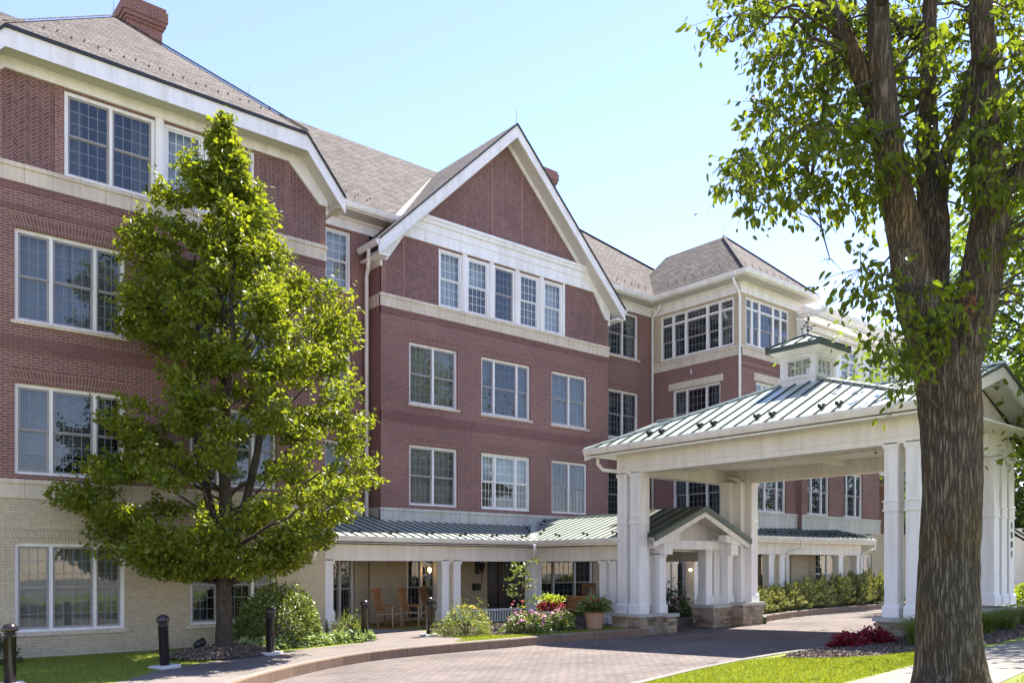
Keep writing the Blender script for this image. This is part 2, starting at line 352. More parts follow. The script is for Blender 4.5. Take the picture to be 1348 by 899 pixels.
# ---------------------------------------------------------------- the setting: ground sheets
from mathutils.geometry import tessellate_polygon
def sheet(name,poly,off,m,kind='structure',skirt=0.,kerbm=None,step=None):
    """flat ground patch that follows the gentle slope of the site"""
    bm=bmesh.new(); vs=[bm.verts.new((x,y,0)) for x,y in poly]
    for tri in tessellate_polygon([[Vector((x,y,0)) for x,y in poly]]):
        try: bm.faces.new([vs[i] for i in tri])
        except ValueError: pass
    for ax,cuts in (((1,0,0),[6,9,12,15,18,21,24]),((0,1,0),[4,6,8,10,12,14,15])):
        for c in cuts:
            bmesh.ops.bisect_plane(bm,geom=bm.verts[:]+bm.edges[:]+bm.faces[:],plane_co=Vector(ax)*c,plane_no=ax)
    for v in bm.verts: v.co.z=G(v.co.x,v.co.y)+off
    if skirt:
        ed=[e for e in bm.edges if len(e.link_faces)==1]
        r=bmesh.ops.extrude_edge_only(bm,edges=ed)
        for v in r['geom']:
            if isinstance(v,bmesh.types.BMVert): v.co.z-=skirt
    bmesh.ops.recalc_face_normals(bm,faces=bm.faces)
    for f in bm.faces:
        if abs(f.normal.z)>.5 and f.normal.z<0: f.normal_flip()
    uv=bm.loops.layers.uv.new('UVMap')
    for f in bm.faces:
        for l in f.loops: l[uv].uv=(l.vert.co.x+100,l.vert.co.y+100)
    me=bpy.data.meshes.new(name); bm.to_mesh(me); bm.free(); me.materials.append(M[m])
    o=link(name,me)
    if kind: o['kind']=kind
    return o
LK=[(-3,2),(0,5.2),(2.2,8.6),(3.6,10.6),(4.6,12.2),(5.1,12.95),(5.6,13.5),(6.25,14.12),(7.0,14.72),(7.7,15.15),(8.5,15.52),(9.3,15.76),(10.1,15.86),(11.0,15.84),(11.9,15.76),(13.2,15.6),(14.4,15.53),(15.3,15.47),(16.3,15.3),(17.25,15.0)]
RK=[(4.4,-7),(4.4,-2),(4.8,2),(5.6,5.4),(7.0,7.1),(8.72,7.86),(10.38,8.21),(11.9,8.42),(13.42,8.46),(15.08,8.35),(16.6,8.55),(17.2,8.9),(22.7,8.9),(30,9.4),(45,11.5),(70,14)]
FK=[(22.65,14.75),(23.4,15.25),(26,15.85),(28.6,16.25),(33.8,16.6),(45,17.4),(70,19)]
sheet('road',[(-60,-60),(120,-60),(120,40),(-60,40)],-.2,'road')
sheet('lawn',LK+[(17.25,16.45),(22.65,16.45)]+FK+[(120,24),(120,60),(-60,60),(-60,2)],0,'lawn',skirt=.32)
sheet('island_lawn',RK+[(120,16),(120,-7),(4.4,-7)],0,'lawn',skirt=.32)
sheet('bounce_ground',[(-60,-60),(120,-60),(120,-7.2),(3.5,-7.2),(3.5,-1.5),(-60,-1.5)],-.19,'concrete')  # unseen pale ground added to bounce light onto the shaded facade
def offset(line,d):
    out=[]
    for i,p in enumerate(line):
        a=Vector(line[max(i-1,0)]);b=Vector(line[min(i+1,len(line)-1)]); t=(b-a).normalized(); n=Vector((-t.y,t.x)); out.append(tuple(Vector(p)+n*d))
    return out
def kerb(name,line,w,sgn):
    a=offset(line,-.012*sgn); b=offset(line,w*sgn); mb=MB(); L=0
    for i in range(len(line)-1):
        l=math.dist(line[i],line[i+1]); p=[]
        for q,r in ((a,.0),(b,.0)):
            for j in (i,i+1): p.append((q[j][0],q[j][1],G(*q[j])))
        A0,A1,B0,B1=p; up=Vector((0,0,.012)); dn=Vector((0,0,-.3))
        c=Vector(B0)-Vector(A0); c.normalize(); e=c*.018
        t0=Vector(A0)+e+up; t1=Vector(A1)+e+up
        mb.face([Vector(A0)+dn,Vector(A1)+dn,Vector(A1)-up*1.2,Vector(A0)-up*1.2],0,[(L,0),(L+l,0),(L+l,.28),(L,.28)])
        mb.face([Vector(A0)-up*1.2,Vector(A1)-up*1.2,t1,t0],0,[(L,.28),(L+l,.28),(L+l,.3),(L,.3)])
        mb.face([t0,t1,Vector(B1)+up,Vector(B0)+up],1,[(L,.3),(L+l,.3),(L+l,.5),(L,.5)])
        mb.face([Vector(B0)+up,Vector(B1)+up,Vector(B1)-up*2,Vector(B0)-up*2],0,[(L,.5),(L+l,.5),(L+l,.53),(L,.53)])
        L+=l
    o=part(name,mb,['kerb','concrete'],None); o['kind']='structure'
kerb('kerb',LK,.16,1); kerb('kerb',RK,.15,-1); kerb('kerb',FK,.16,1)
lk=offset(LK,.15)
sheet('sidewalk',lk[3:15]+[(12.3,16.3),(12.45,17.3),(13.1,19.78),(11.1,19.78),(10.95,18.2),(10.17,17.55),(8.93,17.42),(7.7,17.2),(6.44,16.8),(5.11,16.05),(3.81,14.49),(2.4,12.2),(.8,9.6)],.004,'walkpaver')
sheet('sidewalk',[(17.27,16.32),(22.6,16.32),(22.6,19.9),(17.27,19.9)],.006,'walkpaver',skirt=.3)
sheet('garden_path',[(8.6,5.05),(10.39,5.56),(12.68,5.74),(15.91,5.92),(18.5,5.8),(24,6.3),(40,7.5),(40,6),(24,4.9),(16,4.5),(12.71,4.26),(11.37,4.1),(9.5,3.9),(6,2.6),(6,4)],.006,'concrete')
sheet('mulch_bed',[(12.6,7.9),(13.3,8.2),(15.0,8.2),(16.7,8.4),(22.8,8.75),(24.5,8.3),(25,6.7),(19.5,6.3),(16.8,6.1),(14.8,6.6),(13.7,6.75),(12.9,7.2)],.008,'mulch')
sheet('mulch_bed',[(13.1,17.0),(13.9,16.35),(15.6,16.1),(17.2,16.2),(17.2,19.8),(13.3,19.8),(12.6,17.6)],.008,'mulch')
sheet('mulch_bed',[(7.6,18.3),(10.8,17.95),(11.0,19.75),(7.2,19.75)],.008,'mulch')
sheet('mulch_bed',[(-2,18.6),(3.0,18.9),(3.4,19.75),(-2,19.75)],.008,'mulch')
sheet('mulch_bed',[(23.3,15.5),(26,16.1),(28.6,16.5),(36,17.0),(36,18.1),(23.3,18.1)],.008,'mulch')
mb=MB(); rings=[]
for k in range(7):
    r=1.05*(1-k/6)+.001; z=.17*(1-(r/1.05)**2)
    rings.append([(6.8+r*1.15*math.cos(t*math.pi/12)*(1+.08*math.sin(t*1.3)),17.6+r*.85*math.sin(t*math.pi/12),z+.006) for t in range(24)])
for a,b in zip(rings,rings[1:]):
    for k in range(24): mb.face([a[k],a[(k+1)%24],b[(k+1)%24],b[k]])
o=part('mulch_mound',mb,'mulch',None,True); o['kind']='structure'

# ---------------------------------------------------------------- the brick building
BLD=thing('brick_building','long four storey red brick residence with white gables, cream stone bands and brown shingle roofs','building',(13,22.7,0))
def TF(axis,c):
    return (lambda u,z,d:(u,c+d,z)) if axis=='Y' else (lambda u,z,d:(c+d,u,z))
def tb(mb,tf,u0,u1,z0,z1,d0,d1,mi=0):
    mb.hull8([tf(u0,z0,d0),tf(u1,z0,d0),tf(u1,z0,d1),tf(u0,z0,d1),tf(u0,z1,d0),tf(u1,z1,d0),tf(u1,z1,d1),tf(u0,z1,d1)],mi)
def wall(mb,axis,c,u0,u1,z0,z1,ops=(),depth=.2,mi=0):
    tf=TF(axis,c); ops=[(max(a,u0),min(b,u1),max(p,z0),min(q,z1)) for a,b,p,q in ops if a<u1 and b>u0 and p<z1 and q>z0]
    us=sorted({u0,u1,*[o[0] for o in ops],*[o[1] for o in ops]}); zs=sorted({z0,z1,*[o[2] for o in ops],*[o[3] for o in ops]})
    for ua,ub in zip(us,us[1:]):
        for za,zb in zip(zs,zs[1:]):
            um,zm=(ua+ub)/2,(za+zb)/2
            if any(o[0]<um<o[1] and o[2]<zm<o[3] for o in ops): continue
            mb.face([tf(ua,za,0),tf(ub,za,0),tf(ub,zb,0),tf(ua,zb,0)],mi)
    for a,b,p,q in ops:
        for pts in (((a,p),(a,q)),((b,p),(b,q)),((a,p),(b,p)),((a,q),(b,q))):
            (ua,za),(ub,zb)=pts
            if (za==zb==z0) or (za==zb==z1 and z1!=q): continue
            mb.face([tf(ua,za,0),tf(ub,zb,0),tf(ub,zb,depth),tf(ua,za,depth)],mi)
def arch(mb,axis,c,ua,ub,z,h=.30):
    """flat arch of splayed standing bricks, a hair proud of the wall"""
    mt='tan_arch' if mb is tan else 'arch_brick'; mb=MB(); tf=TF(axis,c); n=max(8,int((ub-ua)/.0585)); e=.16
    for i in range(n):
        f0,f1=i/n,(i+1)/n; b0=ua-.04+(ub-ua+.08)*f0; b1=ua-.04+(ub-ua+.08)*f1; t0=ua-e+(ub-ua+2*e)*f0; t1=ua-e+(ub-ua+2*e)*f1
        o=(i%2)*.0875
        mb.face([tf(b0,z,-.004),tf(b1,z,-.004),tf(t1,z+h,-.004),tf(t0,z+h,-.004)],0,[(o,i*.0585),(o,(i+1)*.0585),(o+h,(i+1)*.0585),(o+h,i*.0585)])
    part('flat_arch',mb,mt,BLD)
WN=0
def window(par,axis,c,ua,ub,za,zb,fr=(1,),cols=(4,),rows=3,cur='curtain',tr=0.,white=False,sill=True,fw=.075,mull=.065,inset=.07,open_=0.,dbl=True):
    """double hung window: white frame > sashes with muntins, glass, curtain"""
    global WN; WN+=1; rd=random.Random(WN*17)
    tf=TF(axis,c); f=MB(); D0=inset; D1=inset+.09
    tb(f,tf,ua,ub,zb-fw,zb,D0,D1); tb(f,tf,ua,ub,za,za+fw*.8,D0-.012,D1)
    tb(f,tf,ua,ua+fw,za+fw*.8,zb-fw,D0,D1); tb(f,tf,ub-fw,ub,za+fw*.8,zb-fw,D0,D1)
    inner=ub-ua-2*fw-mull*(len(fr)-1); tot=sum(fr); u=ua+fw; units=[]
    for i,k in enumerate(fr):
        w=inner*k/tot; units.append((u,u+w)); u+=w
        if i<len(fr)-1: tb(f,tf,u,u+mull,za+fw*.8,zb-fw,D0-.008,D1); u+=mull
    z0=za+fw*.8; z1=zb-fw; zt=z1
    if tr: tb(f,tf,ua+fw,ub-fw,z1-tr-.06,z1-tr,D0-.004,D1-.004); zt=z1-tr-.06
    w=part('window',f,'trim',par)
    s=MB(); g=MB(); cu=MB(); ds=D0+.035
    for (a,b),nc in zip(units,cols):
        a+=.003;b-=.003
        secs=[]
        if tr: secs.append((z1-tr+.003,z1-.003,2,.03,ds))
        if dbl: zm=(z0+zt)/2; secs+= [(z0+.002,zm+.012,rows,.042,ds+.012),(zm-.012,zt-.002,rows,.042,ds-.012)]
        else: secs.append((z0+.002,zt-.002,rows,.045,ds))
        for q,(p0,p1,nr,rw,d) in enumerate(secs):
            tb(s,tf,a,b,p0,p0+rw,d,d+.024,0); tb(s,tf,a,b,p1-rw,p1,d,d+.024,0); tb(s,tf,a,a+rw,p0+rw,p1-rw,d,d+.024,0); tb(s,tf,b-rw,b,p0+rw,p1-rw,d,d+.024,0)
            for k in range(1,nc): m=a+rw+(b-a-2*rw)*k/nc; tb(s,tf,m-.0065,m+.0065,p0+rw,p1-rw,d+.008,d+.02,1)
            for k in range(1,nr): m=p0+rw+(p1-p0-2*rw)*k/nr; tb(s,tf,a+rw,b-rw,m-.0065,m+.0065,d+.0085,d+.0195,1)
            g.face([tf(a+.01,p0+.01,d+.0145),tf(b-.01,p0+.01,d+.0145),tf(b-.01,p1-.01,d+.0145),tf(a+.01,p1-.01,d+.0145)])
    part('sash',s,['sashw' if white else 'sash','sashw' if white else 'muntin'],w); part('pane',g,'glass',w)
    # room side: curtain with folds, or blinds, or open drapes before a dark room
    dd=.27; mat={'curtain':'curtain','sheer':'sheer','blind':'blind','drape':'curtain','dark':'drape','bright':'sheer','none':'drape'}[cur]
    spans=[(ua-.02,ub+.02)]
    if cur in('drape','dark'): k=(ub-ua)*rd.uniform(.16,.24); spans=[(ua-.02,ua+k),(ub-k,ub+.02)]
    if cur=='curtain' and rd.random()<.5: m=ua+(ub-ua)*rd.uniform(.4,.6); spans=[(ua-.02,m-.012),(m+.012,ub+.02)]
    zc=za-.02
    if cur=='bright': zc=(za+zb)/2
    if cur=='none': pass
    elif cur=='blind':
        z=zb
        while z>za+.25*(zb-za): tb(cu,tf,ua-.02,ub+.02,z-.04,z-.004,dd,dd+.012); z-=.046
    else:
        for a,b in spans:
            n=max(4,int((b-a)/.025)); pr=None
            for k in range(n+1):
                u=a+(b-a)*k/n; d=dd+.012*math.sin(u*58+WN)+.010*math.sin(u*23+WN*2)
                if pr: cu.face([tf(pr[0],zc,pr[1]),tf(u,zc,d),tf(u,zb+.02,d),tf(pr[0],zb+.02,pr[1])],0,[(pr[0],0),(u,0),(u,2),(pr[0],2)])
                pr=(u,d)
    if cur=='none': cu.face([tf(ua,zb,dd),tf(ub,zb,dd),tf(ub,zb-.05,dd),tf(ua,zb-.05,dd)])
    if mat=='curtain': mat=rd.choice(['curtain','curtain','curtain_beige','curtain_blue'])
    part('curtain',cu,mat,w,True,merge=True)
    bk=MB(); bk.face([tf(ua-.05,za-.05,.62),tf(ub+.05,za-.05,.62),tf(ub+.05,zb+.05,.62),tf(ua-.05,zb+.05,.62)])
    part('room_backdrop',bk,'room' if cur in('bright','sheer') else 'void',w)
    if sill:
        q=MB(); tb(q,tf,ua-.07,ub+.07,za-.075,za-.003,-.05,inset+.02); part('sill',q,'cream',w)
    return w
red=MB(); tan=MB(); her=MB(); arc=MB(); drk=MB(); ban=MB(); gst=MB()
R2=(3.77,5.65); R3=(6.93,8.84)
# ---- left wing, facade at Y=19.78
YA=19.78; A1=(3.30,5.44); A2=(6.86,9.0); A0=(-.3,1.84)
opA=[(a,b,z0,z1) for a,b in (A0,A1,A2) for z0,z1 in (R2,R3)]
wall(red,'Y',YA,-3,10.33,3.66,9.76,opA)
wall(tan,'Y',YA,-3,10.33,-.3,3.27,[(a,b,.50,2.36) for a,b in (A0,A1,A2)])
for (a,b) in (A0,A1,A2):
    for z in (R2[1],R3[1]): arch(arc,'Y',YA,a,b,z)
    arch(tan,'Y',YA,a,b,2.36,.28)
tarch=MB()
r4=[(4.22,6.08),(6.27,7.2),(7.39,8.42)]
wall(her,'Y',YA,2.2,9.4,10.15,12.45,[(a,b,10.16,11.97) for a,b in r4])
for xa,xb,za,zb in ((9.4,9.75,12.3,12.0),(9.75,10.33,12.0,11.4)):
    her.face([(xa,YA,10.15),(xb,YA,10.15),(xb,YA,zb),(xa,YA,za)])
for xa,xb,zt in ((2.2,3.09,12.2),(4.04,4.215,12.1),(8.43,8.55,12.1),(9.22,9.36,12.1),(10.16,10.33,11.3)): tb(red,TF('Y',YA),xa,xb,10.155,zt,-.012,.05)
def tp(k,*a):
    m=MB(); tb(m,*a); n,mt={'drk':('dark_brick_course','dark_brick'),'ban':('stone_lintel','cream'),'gst':('stone_band','grey_stone'),'post':('window_post','trim')}[k]; part(n,m,mt,BLD)
def flush():
    for n,b,mt in (('brick_wall',red,'red_brick'),('tan_brick_wall',tan,'tan_brick'),('herringbone_panel',her,'herring')):
        if b.f: part(n,b,mt,BLD)
        b.__init__()
def band(mb,axis,c,a,b,z0,z1,e0=0,e1=0):
    m=MB(); tf=TF(axis,c); tb(m,tf,a-e0,b+e1,z0,z1-.09,-.03,.06); tb(m,tf,a-e0*1.6,b+e1*1.6,z1-.09,z1,-.06,.06)
    part('stone_band',m,'cream' if mb is ban else 'grey_stone',BLD)
for _z in ((6.3,6.62),(9.2,9.32),(9.6,9.757)): tp('drk',TF('Y',YA),-3,10.335,*_z,-.012,.05)
band(ban,'Y',YA,-3,10.33,9.76,10.15,0,.03); band(ban,'Y',YA,-3,10.33,3.27,3.66,0,.03)
wall(red,'X',10.33,YA,22.7,3.66,11.4); wall(tan,'X',10.33,YA,22.7,-.3,3.4)
window(BLD,'Y',YA,*A1,.50,2.36,(.68,.93,.58),(3,4,3)); window(BLD,'Y',YA,*A2,.50,2.36,(.68,.93,.58),(3,4,3),cur='dark')
window(BLD,'Y',YA,*A1,*R3,(.68,.93,.58),(3,4,3),cur='curtain'); window(BLD,'Y',YA,*A2,*R3,(.68,.93,.58),(3,4,3))
window(BLD,'Y',YA,*A1,*R2,(.68,.93,.58),(3,4,3),cur='blind',sill=False); window(BLD,'Y',YA,*A2,*R2,(.68,.93,.58),(3,4,3),sill=False)
window(BLD,'Y',YA,*A0,*R2,(.68,.93,.58),(3,4,3),sill=False); window(BLD,'Y',YA,*A0,*R3,(.68,.93,.58),(3,4,3)); window(BLD,'Y',YA,*A0,.5,2.36,(.68,.93,.58),(3,4,3))
window(BLD,'Y',YA,*r4[0],10.16,11.97,(1,1),(4,4),cur='dark',sill=False,inset=.02); window(BLD,'Y',YA,*r4[1],10.16,11.97,(1,),(4,),cur='sheer',sill=False,white=True,inset=.02); window(BLD,'Y',YA,*r4[2],10.16,11.97,(1,),(4,),sill=False,inset=.02)
for a,b in ((6.083,6.267),(7.203,7.387)):
    tp('post',TF('Y',YA),a,b,10.155,12.1,-.03,.1); tp('post',TF('Y',YA),a+.05,b-.05,10.155,12.1,-.05,.1)
flush()
# ---- middle gable, facade at Y=22
YB=22.; XL,XR=13.34,23.28; W1=(14.36,16.22); W2=(17.2,19.37); W3=(20.37,22.18)
opB=[(a,b,z0,z1) for a,b in (W1,W2,W3) for z0,z1 in (R2,R3)]
wall(red,'Y',YB,XL,XR,3.66,9.76,opB)
for a,b in (W1,W2,W3):
    for z in (R2[1],R3[1]): arch(arc,'Y',YB,a,b,z,.32)
x5=[15.47+1.128*k for k in range(5)]
wall(her,'Y',YB,14.3,22.32,10.15,12.3,[(x5[0],x5[4]+1.02,10.16,12.0)])
her.face([(XL,YB,10.15),(14.3,YB,10.15),(14.3,YB,12.3),(XL,YB,11.4)]); her.face([(22.32,YB,10.15),(XR,YB,10.15),(XR,YB,11.4),(22.32,YB,12.3)])
her.face([(14.3,YB,12.3),(22.32,YB,12.3),(18.31,YB,16.35)])
for xa,xb,zt in ((XL,13.5,11.2),(14.1,14.2,12.1),(22.42,22.52,12.1),(23.12,XR,11.2)): tb(red,TF('Y',YB),xa,xb,10.155,zt,-.01,.05)
for xa in (16.5,17.65,18.97,20.12): tb(red,TF('Y',YB),xa-.045,xa+.045,12.8,min(16.2,12.88+.96*min(xa-14.97,21.65-xa)),-.008,.05)
tp('drk',TF('Y',YB),XL,XR+.004,6.3,6.62,-.012,.05); tp('drk',TF('Y',YB),XL,XR+.004,9.56,9.758,-.012,.05)
band(ban,'Y',YB,XL,XR,9.76,10.15,.03,.03); band(gst,'Y',YB,XL,XR,3.2,3.66,.03,.03)
for sx,mbx in ((XL,1),(XR,-1)):
    wall(red,'X',sx,YB,22.7,3.66,11.85); flush(); 
tp('ban',TF('X',XL),YB+.001,22.7,9.77,10.145,-.03,.02); tp('gst',TF('X',XL),YB+.001,22.7,3.2,3.655,-.03,.02)
window(BLD,'Y',YB,*W1,*R3,(1,1),(4,4),cur='curtain'); window(BLD,'Y',YB,*W2,*R3,(.5,1,.5),(3,4,2),cur='drape'); window(BLD,'Y',YB,*W3,*R3,(1,1),(4,4),cur='curtain')
window(BLD,'Y',YB,*W1,*R2,(1,1),(4,4),cur='curtain',sill=False); window(BLD,'Y',YB,*W2,*R2,(.6,1,.6),(3,4,3),cur='bright',white=True,sill=False); window(BLD,'Y',YB,*W3,*R2,(1,1),(4,4),cur='drape',sill=False)
for k,x in enumerate(x5):
    window(BLD,'Y',YB,x,x+.93,10.16,12.0,(1,),(4,),cur=['sheer','bright','dark','curtain','sheer'][k],white=k!=2,sill=False,inset=.02)
    if k<4:
        tp('post',TF('Y',YB),x+.933,x+1.125,10.155,12.05,-.02,.1); tp('post',TF('Y',YB),x+.99,x+1.07,10.155,12.05,-.045,.1)
tp('post',TF('Y',YB),x5[4]+.933,x5[4]+1.018,10.155,12.05,-.03,.1)
flush()
# ---- recessed walls at Y=22.7
YM=22.7; C1=(11.0,12.72); Dw=(24.04,25.8)
R4=(10.18,12.0)
opM=[(a,b,z0,z1) for a,b in (C1,Dw) for z0,z1 in (R2,R3,R4)]
wall(red,'Y',YM,10.33,XL,3.66,12.2,opM); flush(); wall(red,'Y',YM,XR,26.64,3.66,12.2,opM)
for (a,b) in (C1,Dw):
    for z in (R2[1],R3[1]): arch(arc,'Y',YM,a,b,z)
for i,(z0,z1) in enumerate((R2,R3,R4)):
    window(BLD,'Y',YM,*C1,z0,z1,(1,1),(3,3),cur='sheer',white=i==2,sill=i>0); window(BLD,'Y',YM,*Dw,z0,z1,(1,1),(4,4),cur=['dark','drape','drape'][i],white=False,sill=i>0)
for a,b in ((10.33,XL),(XR,26.64)):
    tp('drk',TF('Y',YM),a,b,6.3,6.62,-.01,.05); band(gst,'Y',YM,a,b,3.2,3.66)
flush()
# ---- corner tower
XT,YT,XE=26.64,18.43,30.46
tw3=[(19.34,21.63,6.95,8.9)]; tw2=[(19.34,21.63,*R2)]; ops=tw3+tw2
wall(red,'X',XT,YT,YM,3.66,9.76,ops); tf_b=(27.62,29.62)
wall(red,'Y',YT,XT,XE,3.66,9.76,[(*tf_b,6.95,8.9),(27.75,29.7,3.95,5.85)])
wall(tan,'X',XT,YT,YM,10.1,12.1,[(18.73,22.24,10.17,11.97)]); wall(tan,'Y',YT,XT,XE,10.1,12.1,[(26.97,29.9,10.17,11.97)])
wall(red,'X',XE,YT,YM,3.66,12.1)
band(ban,'X',XT,YT,YM,9.75,10.11,.03,0); band(ban,'Y',YT,XT,XE,9.752,10.112,.031,.03); band(gst,'X',XT,YT,YM,3.2,3.66); band(gst,'Y',YT,XT,XE,3.3,3.95,.03,0)
tp('drk',TF('Y',YT),XT,XE,9.3,9.42,-.008,.04); tp('drk',TF('Y',YT),XT,XE,9.55,9.75,-.01,.04)
tp('ban',TF('X',XT),19.2,21.82,8.905,9.17,-.02,.05); tp('ban',TF('Y',YT),27.5,29.75,8.905,9.2,-.02,.05)
window(BLD,'X',XT,19.34,21.63,6.95,8.9,(.62,.95,.6),(3,4,3),cur='dark',sill=False); window(BLD,'X',XT,19.34,21.63,*R2,(.62,.95,.6),(3,4,3),cur='dark',sill=False)
window(BLD,'Y',YT,*tf_b,6.95,8.9,(.5,1,.5),(2,4,2),cur='bright',white=True,sill=False); window(BLD,'Y',YT,27.75,29.7,3.95,5.85,(.6,1,.6),(3,4,3),cur='drape',sill=False)
window(BLD,'X',XT,18.73,22.24,10.17,11.97,(.48,.44,.86,.48,.46),(3,3,5,3,3),2,cur='dark',tr=.3,sill=False,mull=.11,inset=.03); window(BLD,'Y',YT,26.97,29.9,10.17,11.97,(.3,.38,.8,.4,.42),(2,2,4,2,2),2,cur='dark',tr=.3,sill=False,mull=.11,inset=.03)
lamp=MB(); lamp.ball((27.6,20.4,11.15),.12); part('ceiling_lamp',lamp,'bulb',BLD)
flush()
# ---- right wing, two brick storeys under a white sunroom
YR=18.22
Rw=[(30.9,32.6),(33.75,35.4)]
wall(red,'Y',YR,XE,36.9,3.9,9.6,[(a,b,3.95,5.85) for a,b in Rw]+[(a,b,7.0,8.9) for a,b in Rw]); band(gst,'Y',YR,XE+.001,36.9,3.28,3.93,0,.03)
for a,b in Rw:
    window(BLD,'Y',YR,a,b,3.95,5.85,(.4,1,.6),(2,4,2),cur='dark',sill=False); window(BLD,'Y',YR,a,b,7.0,8.9,(.4,1,.6),(2,4,2),cur='drape',sill=False)
wall(red,'X',XE-.004,YR,YT+.01,3.3,9.6); tb(sun_ret:=MB(),TF('X',XE-.006),YR-.02,YT,9.6,11.6,0,.05); part('sunroom_wall',sun_ret,'trim',BLD); wall(red,'X',36.9,YR,21,3.3,9.6); wall(red,'Y',21.,36.9,44,3.3,9.6,[(37.9,39.3,4.1,6.1)]); window(BLD,'Y',21.,37.9,39.3,4.1,6.1,(1,1),(3,3)); tp('ban',TF('Y',21.),37.6,39.6,6.12,6.45,-.02,.05)
tp('ban',TF('Y',YR),27.3+6.3,37,8.95,9.2,-.02,.03)
sun=MB(); wall(sun,'Y',YR-.02,XE,37.6,9.6,11.35,[(31.2,32.6,9.75,11.1),(33.55,35.0,9.75,11.1),(35.9,37.2,9.75,11.1)])
for x in (30.5,32.9,35.3,37.35): tb(sun,TF('Y',YR-.02),x,x+.26,9.6,11.35,-.08,.05)
tb(sun,TF('Y',YR-.02),XE,37.7,11.35,11.6,-.12,.3); tb(sun,TF('Y',YR-.02),XE,37.75,11.6,11.68,-.2,.3)
part('sunroom_wall',sun,'trim',BLD)
for a,b in ((31.2,32.6),(33.55,35.0),(35.9,37.2)): window(BLD,'Y',YR-.02,a,b,9.75,11.1,(1,1),(1,1),2,cur='bright',tr=.35,sill=False,white=True)
pg=MB()
for k in range(33): x=30.6+k*.235; pg.bar((x,YR-1.0,11.92),(x,YR+1.6,11.92),.055,.16)
for y in (YR-.72,YR+.2): pg.bar((30.4,y,11.76),(38.35,y,11.76),.1,.16)
for k in range(3): pg.bar((30.4,YR-.9+k*.8,12.03),(38.35,YR-.9+k*.8,12.03),.05,.05)
part('pergola',pg,'trim',BLD)
flush()
# ---- ground floor behind the porches
GF=[(11.9,12.84,.12,2.28),(14.72,15.92,.12,2.28),(18.0,19.72,.08,2.3),(20.5,23.2,.3,2.25),(25.0,26.3,.12,2.3)]
wall(tan,'Y',YM,10.33,26.64,-.3,3.5,GF)
tb(tan,TF('Y',YM),13.3,13.86,-.2,3.2,-.12,.05); tb(tan,TF('Y',YM),16.3,16.6,-.2,3.2,-.08,.05)
for a,b,z0,z1 in GF[:2]+GF[3:]: window(BLD,'Y',YM,a,b,z0,z1,(1,1) if b-a<2 else (.5,.9,.7),(3,3) if b-a<2 else (2,4,3),cur='none',sill=False,fw=.09)
gl=[(28.0,30.1,.3,2.5),(32.9,35.0,.6,2.5),(36.6,37.8,.5,2.4)]
wall(tan,'Y',YT+.02,XT,31.4,-.2,3.4,gl); wall(tan,'X',XT,YT,YM,-.2,3.3,[(19.,22.,.2,2.3)]); wall(tan,'Y',YR+.8,31.4,45,-.2,3.4,gl)
wall(tan,'X',31.4,YT,YR+.8,-.2,3.4)
for a,b,z0,z1 in gl: window(BLD,'Y',YT+.02 if a<30 else YR+.8,a,b,z0,z1,(1,1,1) if a<30 else (1,1),(4,4,4) if a<30 else (3,3),3,cur='none',sill=False,white=a>30,fw=.09)
window(BLD,'X',XT,19.,22.,.2,2.3,(1,1,1),(3,3,3),cur='none',sill=False)
# unseen rear closes the shell
shell=MB(); shell.face([(46,20,-.2),(46,31,-.2),(46,31,14),(46,20,14)])  # unseen far end wall added to keep sun out of the hollow building
slb=MB()  # unseen slabs added to stop sun reaching the curtains from behind
for z in (3.42,6.72,9.92):
    for a,b,y in ((-3,10.25,20.6),(10.4,26.5,23.5),(13.5,23.1,22.8),(26.9,30.4,19.3),(30.5,45.9,21.7)): slb.box(a,b,y,30.9 if y!=22.8 else 23.49,z,z+.12)
for a,b,y in ((-3,10.2,20.6),(10.4,26.5,23.5),(13.5,23.1,22.8),(26.9,30.4,19.3),(30.5,45.9,22.8)): slb.box(a,b,y,30.9 if y!=22.8 or b>40 else 23.49,12.0,12.1)
part('sun_stop_slab',slb,'room',BLD)
shell.face([(-3,31,-.2),(46,31,-.2),(46,31,14),(-3,31,14)]); shell.face([(-3,YA,-.2),(-3,31,-.2),(-3,31,12.5),(-3,YA,12.5)])
part('rear_wall',shell,'red_brick',BLD)
flush()
# entrance door
d=MB(); d.box(18.0,19.72,YM+.1,YM+.16,.08,2.3)
for x in (18.0,18.55,19.14,19.62): d.box(x,x+.1,YM+.06,YM+.12,.08,2.3)
d.box(18.0,19.72,YM+.06,YM+.12,2.2,2.3); d.box(18.0,19.72,YM+.062,YM+.118,1.0,1.08)
do=part('entrance_door',d,'door',BLD); g=MB()
for x0,x1 in ((18.14,18.5),(18.72,19.06),(19.3,19.58)): g.box(x0,x1,YM+.085,YM+.098,1.25,2.1)
part('door_glass',g,'curtain',do)
h=MB(); h.tube([(18.68,YM+.03,.95),(18.68,YM+.03,1.25)],.015); part('door_handle',h,'iron',do)

